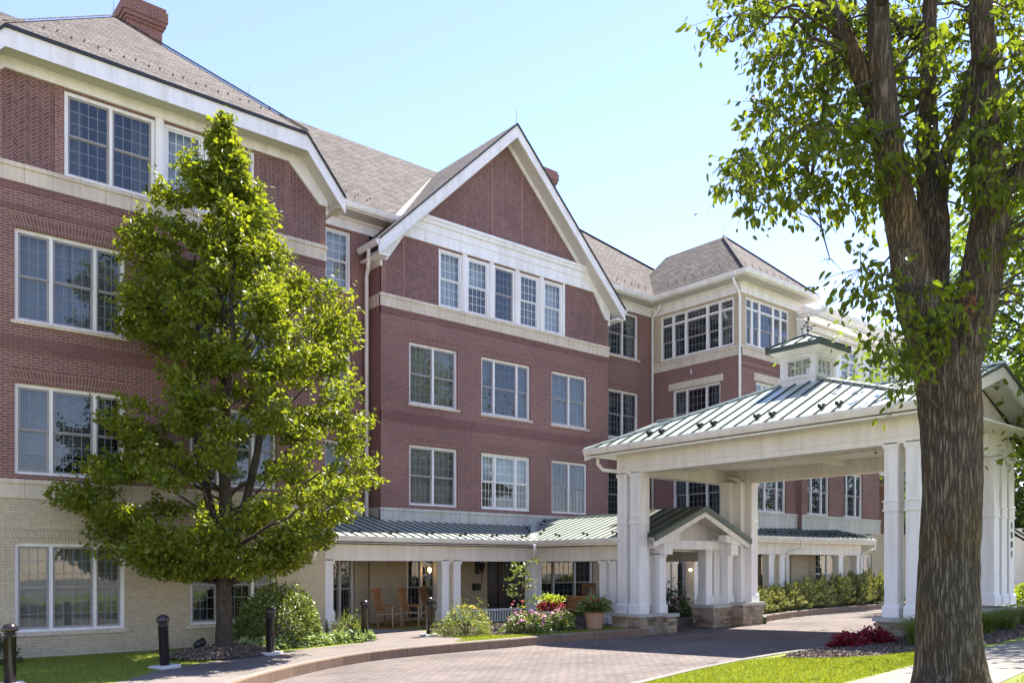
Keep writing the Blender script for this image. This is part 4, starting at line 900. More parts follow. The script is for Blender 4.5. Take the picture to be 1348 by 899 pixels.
# low white railing
rl=MB(); rl.box(15.02,17.76,YP+.08,YP+.16,.50,.56); rl.box(15.02,17.76,YP+.09,YP+.15,.14,.19); x=15.06
while x<17.74: rl.box(x,x+.035,YP+.1,YP+.14,.19,.5); x+=.105
part('railing',rl,'trim',PO)
dspout(PO,[(17.3,19.45,2.55),(17.3,19.45,2.35),(17.45,19.7,2.15),(17.72,20.0,2.0),(17.72,20.0,1.9)],.055)
dspout(PO,[(9.95,19.6,2.55),(9.95,19.6,2.2),(10.0,19.8,2.05),(10.1,20.0,2.0),(10.25,20.04,1.95),(10.25,20.04,.75),(10.5,19.95,.45),(10.55,19.9,.1)],.05)
# gabled canopy at the walk's end
CA=thing('entrance_canopy','small white gabled canopy with an olive metal roof, tucked between the portico columns','canopy',(19.95,15.6,.1))
cr=MB(); RZ=3.6; EZ=2.70
seamroof(cr,[(17.72,15.0,EZ),(17.72,17.6,EZ),(19.95,17.6,RZ),(19.95,15.0,RZ)],(0,1,0),.42); seamroof(cr,[(22.18,15.0,EZ),(22.18,17.6,EZ),(19.95,17.6,RZ),(19.95,15.0,RZ)],(0,1,0),.42)
rc=part('canopy_roof',cr,['dark_green','seam'],CA); d=MB(); rake([(17.70,EZ),(19.95,RZ+.01),(22.2,EZ)],.15,14.94,15.0,d); part('roof_edge',d,'dark_green',rc)
rk=MB(); rake([(17.75,EZ-.1),(19.95,RZ-.1),(22.15,EZ-.1)],.2,15.0,15.06,rk); slab(rk,[(17.8,EZ-.05),(19.95,RZ-.06),(22.1,EZ-.05)],15.06,16.2,.03)
polyY(rk,[(17.95,2.5),(21.95,2.5),(21.95,2.72),(19.95,3.5),(17.95,2.72)],15.75,15.8)
for s in (-1,1):
    x=19.95+s*1.55; polyY(rk,[(x-.2,EZ),(x+.2,EZ),(x+.2,EZ-.16),(x-.2,EZ-.16)],15.05,15.75); polyY(rk,[(19.95+s*2.1,EZ-.08),(19.95+s*1.35,EZ+.1),(19.95+s*1.1,EZ+.1),(19.95+s*1.1,EZ-.1),(19.95+s*1.9,EZ-.22)],15.07,15.35)
part('gable_frame',rk,'trim2',CA)
b=MB(); b.box(17.93,22.0,15.4,15.7,2.36,2.62); b.box(17.94,18.16,15.7,17.5,2.363,2.617); b.box(21.7,21.97,15.7,17.5,2.363,2.617); b.box(18.25,18.6,15.1,15.7,2.2,2.62); b.box(21.35,21.7,15.1,15.7,2.2,2.62); part('beam',b,'trim2',CA)
column(CA,18.28,18.55,15.3,15.58,.55,2.25); column(CA,18.28,18.55,15.8,16.06,.55,2.25)
for a in (20.72,21.12): column(CA,a,a+.3,15.55,15.85,.72,2.4)
column(CA,21.45,21.72,15.3,15.6,.72,2.25)
stonebase(CA,18.31,18.72,15.05,15.9,-.2,.55,41); stonebase(CA,20.6,21.5,15.2,15.95,-.15,.72,43)
l=MB(); l.ball((22.6,17.6,1.75),.05); part('canopy_light',l,'bulb',CA)
# porch on the far side of the portico
RP=thing('side_porch','white porch with green metal roof beyond the juniper hedge, seen under the portico','porch',(26.3,18.0,.5),R(-5))
def rpart(n,mb,m): return link(n,mb.mesh(n,m),RP)
m=MB(); m.box(-.5,7.3,0,.3,2.12-.3,2.58-.3); m.box(7.0,7.3,.3,2.4,2.12-.3,2.58-.3); rpart('beam',m,'trim2')
m=MB(); m.box(-.5,7.5,-.3,2.6,2.56-.3,2.6-.3); m.box(-.5,7.6,-.42,-.38,2.55-.3,2.8-.3); gutter(m,(-.5,-.42,2.62-.3),(7.6,-.42,2.62-.3),(0,-1,0),.15,.12); rpart('gutter',m,'trim2')
m=MB(); ee,_=seamroof(m,[(-.6,-.5,2.78-.3),(7.7,-.5,2.78-.3),(5.9,2.0,3.55-.3),(-.6,2.0,3.55-.3)],(1,0,0),.32); seamroof(m,[(7.7,-.5,2.78-.3),(7.7,3.2,2.78-.3),(5.9,2.0,3.55-.3)],(0,1,0),.32); m.bar((7.7,-.5,2.82-.3),(5.9,2.0,3.59-.3),.09,.05); ro=rpart('porch_roof',m,['metal','seam'])
for i,(a,b) in enumerate(ee):
    if i%4 in(1,2): o=link('snow_guard',skm,ro); o.location=a+(b-a).normalized()*.4; o.scale=(.8,.8,.8)
for x in (1.35,2.0,5.75,7.0):
    m=MB(); w=.3; m.box(x,x+w,0,.3,-.3,1.84); m.box(x-.03,x+w+.03,-.03,.33,1.72,1.8); m.box(x-.025,x+w+.025,-.025,.325,-.3,.2); rpart('column',m,'trim')
m=MB(); m.box(1.66,1.99,.1,.2,-.3,1.8); rpart('recess_panel',m,'tan_brick')
for x in (2.45,7.35):
    m=MB(); m.tube([(x+.25,-.45,2.35),(x+.25,-.45,2.1),(x,-.1,1.9),(x-.08,-.04,1.8),(x-.08,-.04,-.2)],.05,8); rpart('downspout',m,'trim')
m=MB(); m.box(-.5,7.4,-.05,2.6,-.5,-.16); rpart('porch_floor',m,'porchfloor')

# ---------------------------------------------------------------- furniture
bo=thing('bollard','black ribbed bollard with domed cap','bollard',(0,0,0),group='bollards along the walk')
m=MB(); m.lathe([(.088,.0),(.088,.78),(.10,.785),(.10,.80),(.075,.805),(.075,.825),(.10,.83),(.10,.845),(.075,.85),(.075,.87),(.102,.875)],seg=20); link('post',m.mesh('post','bollard',True),bo)
m=MB(); m.lathe([(.112,.875),(.118,.90),(.110,.94),(.085,.975),(.045,.995),(.005,1.0)],seg=20); link('cap',m.mesh('cap','bollard',True),bo)
m=MB(); m.box(-.21,.21,-.19,.19,-.1,.045); m.taper(-.19,.19,-.17,.17,.045,.06,.02); link('footing',m.mesh('footing','whiteconc'),bo)
for i,(x,y,z,l,rx) in enumerate(((2.49,15.3,-.03,'black bollard nearest the camera at the left edge, in front of the ground floor window',0),(5.15,16.18,-.03,'leaning black bollard standing on a white footing between lawn and sidewalk',R(-2.5)),(7.57,16.95,0,'black bollard on the lawn edge just right of the small tree trunk',0),(10.45,17.99,.05,'black bollard at the end of the variegated ground cover, before the rocking chairs',0),(12.2,17.75,.09,'farthest black bollard, half hidden beside the yellow flowering shrub',0))):
    o=bo if i==0 else copy_tree(bo); o.location=(x,y,z); o['label']=l; o.rotation_euler=(0,rx*1.2,R(20*i))
# rocking chairs
ch=thing('rocking_chair','oak rocking chair','chair',(0,0,0),group='rocking chairs on the porches')
def cpart(n,mb,mt='wood'): return link(n,mb.mesh(n,mt),ch)
for s in (-1,1):
    m=MB(); m.tube([(s*.27,-.42,.05),(s*.27,-.3,.025),(s*.27,0,.01),(s*.27,.3,.03),(s*.27,.52,.09)],.02,6); cpart('rocker',m)
    m=MB(); m.tube([(s*.27,.2,.02),(s*.25,.27,.45),(s*.24,.42,1.1)],[.022,.024,.018],7); cpart('back_post',m)
    m=MB(); m.tube([(s*.29,-.26,.03),(s*.29,-.25,.42),(s*.29,-.24,.62)],.022,7); cpart('leg',m,'seatwood')
    m=MB(); m.box(s*.29-.04,s*.29+.04,-.32,.3,.62,.645); cpart('armrest',m)
m=MB(); m.box(-.28,.28,-.28,.26,.40,.435); cpart('seat',m,'seatwood')
m=MB(); m.bar((-.26,.40,1.06),(.26,.40,1.06),.03,.14,(0,-.2,1)); cpart('headrest',m)
m=MB(); m.bar((-.26,.285,.52),(.26,.285,.52),.025,.05,(0,-.2,1))
for k in range(7): x=-.2+k*.0667; m.bar((x,.285,.52),(x,.39,1.0),.035,.014,(0,-1,.2))
cpart('back_slats',m)
m=MB()
for z in (.18,.28): m.tube([(-.29,-.25,z),(.29,-.25,z)],.013,6); m.tube([(-.26,.22,z),(.26,.22,z)],.013,6)
for s in (-1,1): m.tube([(s*.28,-.25,.22),(s*.265,.22,.22)],.013,6)
cpart('stretchers',m)
CHS=[(12.75,20.6,.10,33,'oak rocking chair leftmost on the porch, beside the columns with the downspout'),(13.62,20.6,.10,33,'oak rocking chair in front of the tan brick wall, right neighbour of the leftmost rocker'),(15.05,21.6,.10,30,'oak rocking chair mostly hidden behind the middle pair of porch columns'),(21.9,21.6,.12,-40,'oak rocking chair standing behind the terracotta planter against the porch end wall'),
 (27.9,18.75,.34,0,'oak rocking chair showing beside the portico column above the juniper hedge'),(28.7,18.6,.34,20,'oak rocking chair beside the first side porch column, its edge just showing'),(30.4,18.6,.34,10,'oak rocking chair left of the white side porch window')]
for i,(x,y,z,a,l) in enumerate(CHS):
    o=ch if i==0 else copy_tree(ch); o.location=(x,y,z); o.rotation_euler=(0,0,R(a)); o['label']=l
# garden bench
bn=thing('garden_bench','slatted wooden bench with black metal legs behind the planters','bench',(17.0,17.35,G(17,15)),R(-90))
m=MB()
for k in range(5): m.box(-.68,.68,-.24+k*.1,-.155+k*.1,.42,.445)
link('seat',m.mesh('seat','wood'),bn); m=MB()
for k in range(4): m.bar((-.68,.24+k*.025,.50+k*.095),(.68,.24+k*.025,.50+k*.095),.022,.082,(0,-.25,1))
link('backrest',m.mesh('backrest','wood'),bn)
for x in (-.6,.6):
    m=MB(); m.tube([(x,-.2,0),(x,-.2,.42),(x,.22,.42),(x,.33,.85)],.02,6); m.tube([(x,.25,0),(x,.22,.42)],.02,6); m.tube([(x,-.2,.42),(x,-.2,.62),(x,.25,.62)],.016,6); link('leg',m.mesh('leg','iron'),bn)
# wall lantern, mailbox, lit sconce
la=thing('wall_lantern','black carriage lantern on the tan wall left of the entrance door','lantern',(17.55,YM-.02,1.75))
m=MB(); m.box(-.08,.08,-.03,.02,-.15,.3); m.tube([(0,-.03,.25),(0,-.15,.34),(0,-.26,.28)],.015,6); link('bracket',m.mesh('bracket','iron'),la)
m=MB(); m.lathe([(.02,.02),(.05,.05),(.09,.22),(.13,.24),(.06,.32),(.02,.36),(.015,.42)],(0,-.26,-.12),8); m.tube([(0,-.26,-.1),(0,-.26,-.42)],.015,6); link('lantern_body',m.mesh('lantern_body','iron'),la)
mbx=MB(); mbx.box(17.35,17.62,YM-.14,YM,1.05,1.25); mbx.box(17.34,17.63,YM-.15,YM,1.25,1.29); tag(part('mailbox',mbx,'iron',None),'small black wall box on the tan brick below the lantern','mailbox')
sc=thing('wall_sconce','lit sconce glowing on the porch wall behind the middle columns','wall lamp',(15.52,YM-.03,1.72))
m=MB(); m.box(-.04,.04,-.02,.03,-.12,.12); link('backplate',m.mesh('backplate','iron'),sc); m=MB(); m.lathe([(.02,-.06),(.045,0),(.05,.07),(.02,.1)],(0,-.09,0),10); link('lamp_shade',m.mesh('lamp_shade','bulb',True),sc)
sp=thing('ground_spotlight','small black spotlight lying in the mulch beside the tree trunk','spotlight',(6.35,17.75,.17),R(30))
m=MB(); m.lathe([(.05,-.13),(.075,-.08),(.08,.1),(.09,.12)],seg=12); o=link('housing',m.mesh('housing','iron',True),sp); o.rotation_euler=(0,R(75),0); o.location=(0,0,.08)
m=MB(); m.tube([(0,0,-.06),(0,0,.08)],.015,6); link('stake',m.mesh('stake','iron'),sp)

# ---------------------------------------------------------------- planting
def leafmesh(name,P,size,mat,seed=0,up=.3,droop=.0,aspect=.5,out=None,jit=.35,vbias=None,fold=.25):
    """many leaf-sized folded faces; P is an (N,3) array of positions"""
    rg=np.random.default_rng(seed); P=np.asarray(P,float); N=len(P)
    d=rg.normal(size=(N,3)); 
    if out is not None: d=d*.7+out*1.1
    d[:,2]-=droop; d/=np.linalg.norm(d,axis=1)[:,None]+1e-9
    n=rg.normal(size=(N,3)); n[:,2]+=up*3; n-=d*(n*d).sum(1)[:,None]; n/=np.linalg.norm(n,axis=1)[:,None]+1e-9
    s=np.cross(d,n); L=size*(1+jit*(rg.random(N)*2-1)); L=L[:,None]; w=L*aspect*.5
    V=np.empty((N,6,3)); tw_=rg.normal(size=(N,1))*.05
    for k,(al,sd,wd) in enumerate(((-.5,0,0),(-.24,1,.92),(.16,1,.80),(.5,0,0),(.16,-1,.80),(-.24,-1,.92))): V[:,k]=P+d*L*al+s*w*sd*wd+n*(w*fold*abs(sd)-L*(.10+tw_)*(al+.5)**2)
    me=bpy.data.meshes.new(name); me.vertices.add(N*6); me.vertices.foreach_set('co',V.reshape(-1))
    i=np.arange(N)[:,None]*6; idx=np.concatenate([i+0,i+3,i+2,i+1,i+0,i+5,i+4,i+3],1).reshape(-1)
    me.loops.add(N*8); me.loops.foreach_set('vertex_index',idx.astype(np.int32)); me.polygons.add(N*2); me.polygons.foreach_set('loop_start',np.arange(0,N*8,4,dtype=np.int32)); me.polygons.foreach_set('loop_total',np.full(N*2,4,np.int32))
    me.update(); v=rg.random(N)*.8+.1
    if vbias is not None: v=np.clip(v*.65+vbias,0,1)
    a=me.attributes.new('v','FLOAT','FACE'); a.data.foreach_set('value',np.repeat(v,2)); me.materials.append(M[mat]); return me
def curve(a,b,sag=0,n=5,rd=random,wob=.04):
    a=Vector(a);b=Vector(b); L=(b-a).length; o=[]
    for i in range(n+1):
        t=i/n; p=a.lerp(b,t); p.z+=sag*math.sin(math.pi*t)*L
        if 0<i<n: p+=Vector((rd.uniform(-1,1),rd.uniform(-1,1),rd.uniform(-1,1)))*wob*L
        o.append(p)
    return o
# ---- the young tree before the left wing
st=thing('maple_tree','young leafy green tree with a bushy cone shaped crown in front of the left wing','tree',(6.8,17.55,.16))
rd=random.Random(11); tr_=MB(); base=Vector((6.8,17.55,.1))
tr_.tube([base+Vector((0,0,-.05)),base+Vector((0,0,.12)),base+Vector((.01,0,.6)),base+Vector((.0,0,1.35)),base+Vector((.03,.02,1.7))],[.25,.19,.168,.16,.18],14)
prof=[(1.4,.3,1.0),(1.8,2.0,2.2),(2.6,3.2,2.8),(3.4,3.4,3.05),(4.2,3.05,3.15),(5.2,2.6,3.0),(5.8,1.35,2.95),(6.6,2.25,2.8),(7.43,2.5,2.5),(8.56,2.25,1.3),(9.2,1.9,1.05),(10.0,1.1,.72),(10.66,.65,.5),(11.4,.12,.12)]
def ext(z,side):
    for (z0,l0,r0),(z1,l1,r1) in zip(prof,prof[1:]):
        if z0<=z<=z1: t=(z-z0)/(z1-z0); return (l0+(l1-l0)*t) if side<0 else (r0+(r1-r0)*t)
    return .1
rtv=Vector((.765,-.644,0)); fwv=Vector((.644,.765,0))
leaders=[(0,0,1.0),(.35,.1,.75),(-.3,.15,.78),(.15,-.3,.8),(-.05,.3,.62)]
for lx,ly,hh in leaders:
    top=base+rtv*(lx*2.2)+fwv*ly*1.6+Vector((0,0,11.2*hh)); p=curve(base+Vector((.02,.01,1.55)),top,0,8,rd,.012)
    for q in range(1,8): p[q]+=(rtv*lx+fwv*ly)*1.1*math.sin(math.pi*q/8)
    tr_.tube(p,[.12*(1-i/8)*(.6+.4*hh)+.012 for i in range(9)],8)
LP=[];LO=[];LB=[]
nb=0
while nb<335:
    z=1.75+9.5*(rd.random()**1.15); az=rd.uniform(0,2*math.pi); c,s=math.cos(az),math.sin(az)
    side=ext(z,c); av=(ext(z,-1)+ext(z,1))/2*(.66 if s<0 else 1); R_=math.sqrt((side*c)**2+(av*.95*s)**2)
    r=max(0,R_-.35)*rd.uniform(.5,1.02)**.6*(1+.08*math.sin(3*az+z*1.7))
    e=base+(rtv*c+fwv*s)*r; e.z=z
    if e.y>19.3:
        if rd.random()<.5: continue
        e.y=19.2-rd.random()*.4
    if 5.2<z<6.3 and c<-.3 and rd.random()<.7: continue
    nb+=1
    zb=max(1.5,z-r*rd.uniform(.45,.85)); a=base+Vector((rtv*c+fwv*s)*.05*r); a.z=zb
    if nb<75: tr_.tube(curve(a,e,-.05,6,rd,.025),[.04*(1-i/6.6)*(r/3+.25)+.004 for i in range(7)],5,cap=False)
    pb=rd.uniform(0,.38); pr=rd.uniform(.18,.48)*(.55+.45*min(1,R_/1.4)); od=(e-Vector((base.x,base.y,z-.9))).normalized()
    ax=Vector((od.x,od.y,.25)).normalized()
    for j in range(int(1650*pr*pr)+24):
        d=Vector((rd.gauss(0,1),rd.gauss(0,1),rd.gauss(0,1))).normalized(); q=d*pr*(rd.random()**.45)
        q+=ax*(q.dot(ax))*.55; q.z*=.58; q+=e
        if q.y>19.62 or q.z<1.3 or q.y<15.1: continue
        LP.append(q); LB.append(pb); o=(d+od*.6)*.7; LO.append((o.x,o.y,o.z*.4-.15))
    # sprays that break the outline
    for k in range(3):
        d=(od+Vector((rd.gauss(0,.5),rd.gauss(0,.5),rd.gauss(.25,.35)))).normalized()*pr*rd.uniform(1.1,1.9)
        for j in range(9):
            q=e+d*rd.uniform(.5,1)+Vector((rd.gauss(0,.05),rd.gauss(0,.05),rd.gauss(0,.05)))
            if q.y<19.62 and q.z>1.3: LP.append(q); LB.append(.3); LO.append((d.x*.6,d.y*.6,-.1))
part('trunk',tr_,'bark2',st,True)
link('crown',leafmesh('crown',np.array(LP),.098,'leaf_pear',5,.45,.2,.62,np.array(LO),.45,np.array(LB)),st,None)
# ---- the big tree at the right
bt=thing('elm_tree','big old tree with furrowed forked trunk in the right foreground','tree',(10.86,4.45,.35))
LIMB={
 'trunk':[(10.86,4.45,0.27,0.47),(10.85,4.46,0.55,0.423),(10.84,4.47,0.98,0.386),(10.84,4.47,1.73,0.357),(10.86,4.45,2.76,0.339),(10.86,4.45,3.61,0.348),(10.83,4.48,4.17,0.376),(10.8,4.5,4.46,0.357)],
 'left':[(10.8,4.5,4.17,0.32),(10.68,4.6,4.6,0.282),(10.53,4.73,5.21,0.254),(10.39,4.78,5.8,0.225),(10.25,4.84,6.39,0.196),(10.11,4.89,7.01,0.176),(10.01,4.91,7.73,0.148),(9.97,4.94,8.56,0.129),(10.04,5.01,10.2,0.102),(10.12,5.07,12.82,0.066)],
 'leftlimb':[(10.21,4.87,6.81,0.14),(10.09,5.04,7.53,0.126),(9.91,5.25,8.22,0.118),(9.76,5.51,8.94,0.104),(9.6,5.9,10.0,0.063),(9.18,6.52,11.48,0.039)],
 'mid':[(10.98,4.61,4.51,0.211),(11.0,4.73,5.3,0.203),(11.1,4.77,6.22,0.195),(11.15,4.86,7.09,0.148),(11.25,4.91,7.99,0.109),(11.26,4.9,8.88,0.094),(11.42,4.9,10.55,0.07)],
 'midr':[(11.12,4.75,6.51,0.137),(11.31,4.73,7.09,0.108),(11.42,4.64,7.49,0.089),(11.67,4.56,8.19,0.07),(12.06,4.48,9.21,0.051)],
 'right':[(10.84,4.47,4.17,0.32),(10.97,4.36,4.6,0.282),(11.03,4.24,5.1,0.253),(11.09,4.13,5.83,0.233),(11.12,4.1,6.39,0.214),(11.07,4.14,7.04,0.177),(11.07,4.14,7.88,0.154),(11.02,4.18,8.81,0.13),(11.09,4.25,10.29,0.094),(11.16,4.33,12.74,0.057)],
 'rightlimb':[(11.14,4.09,6.11,0.158),(11.2,3.97,6.41,0.13),(11.3,3.82,6.71,0.12),(11.55,3.61,7.36,0.101),(11.9,3.31,8.28,0.083),(12.64,2.95,10.0,0.056)],
 'drop':[(10.0,5.3,8.23,0.038),(9.97,5.59,7.92,0.039),(9.96,5.73,7.29,0.039),(9.9,5.78,6.85,0.031),(9.97,5.72,6.51,0.025),(10.0,5.7,6.22,0.02),(10.08,5.63,5.82,0.012)],
 'drop2':[(9.96,5.73,7.48,0.029),(9.96,6.12,6.99,0.022),(9.71,6.6,7.05,0.014)],
 'drop3':[(10.29,5.06,7.52,0.028),(10.33,5.42,7.53,0.024),(10.16,5.7,7.34,0.02)],
}
tk=MB(); rg=random.Random(3)
def fine(pts,n):
    out=[];m=len(pts)
    P=[Vector(p[:3]) for p in pts]; r=[p[3] for p in pts]
    for i in range(m-1):
        p0=P[max(i-1,0)];p1=P[i];p2=P[i+1];p3=P[min(i+2,m-1)]
        for k in range(n):
            t=k/n; q=.5*((2*p1)+(-p0+p2)*t+(2*p0-5*p1+4*p2-p3)*t*t+(-p0+3*p1-3*p2+p3)*t**3); out.append((q,r[i]+(r[i+1]-r[i])*t))
    out.append((P[-1],r[-1])); return out
from mathutils import noise as mn
for nme,pts in LIMB.items():
    big=pts[0][3]>.1; f=fine(pts,14 if big else 4); sg=72 if nme=='trunk' else 32 if big else 8; b=len(tk.v)
    if nme=='trunk': f=[(p,r*(1+.28*max(0,(.75-p.z))**1.5)) for p,r in f]
    tk.tube([p for p,_ in f],[r*(.55 if nme.startswith('drop') else 1) for _,r in f],sg)
    if big:
        for i in range(b,len(tk.v)):
            v=Vector(tk.v[i]); ring=(i-b)//sg; c=f[min(ring,len(f)-1)][0]; d=(v-c); 
            if d.length<1e-5: continue
            dn=d.normalized(); a=mn.noise(Vector((dn.x*5.5,dn.y*5.5,v.z*.55+ (3 if nme!='trunk' else 0)))); a2=mn.noise(Vector((v.x*2,v.y*2,v.z*1.1))); a3=abs(mn.noise(Vector((dn.x*11+mn.noise(v*3)*.6,dn.y*11,v.z*2.2))))
            tk.v[i]=tuple(v+dn*d.length*(.05*a+.06*a2-.085*a3))
part('trunk',tk,'bark',bt,True)
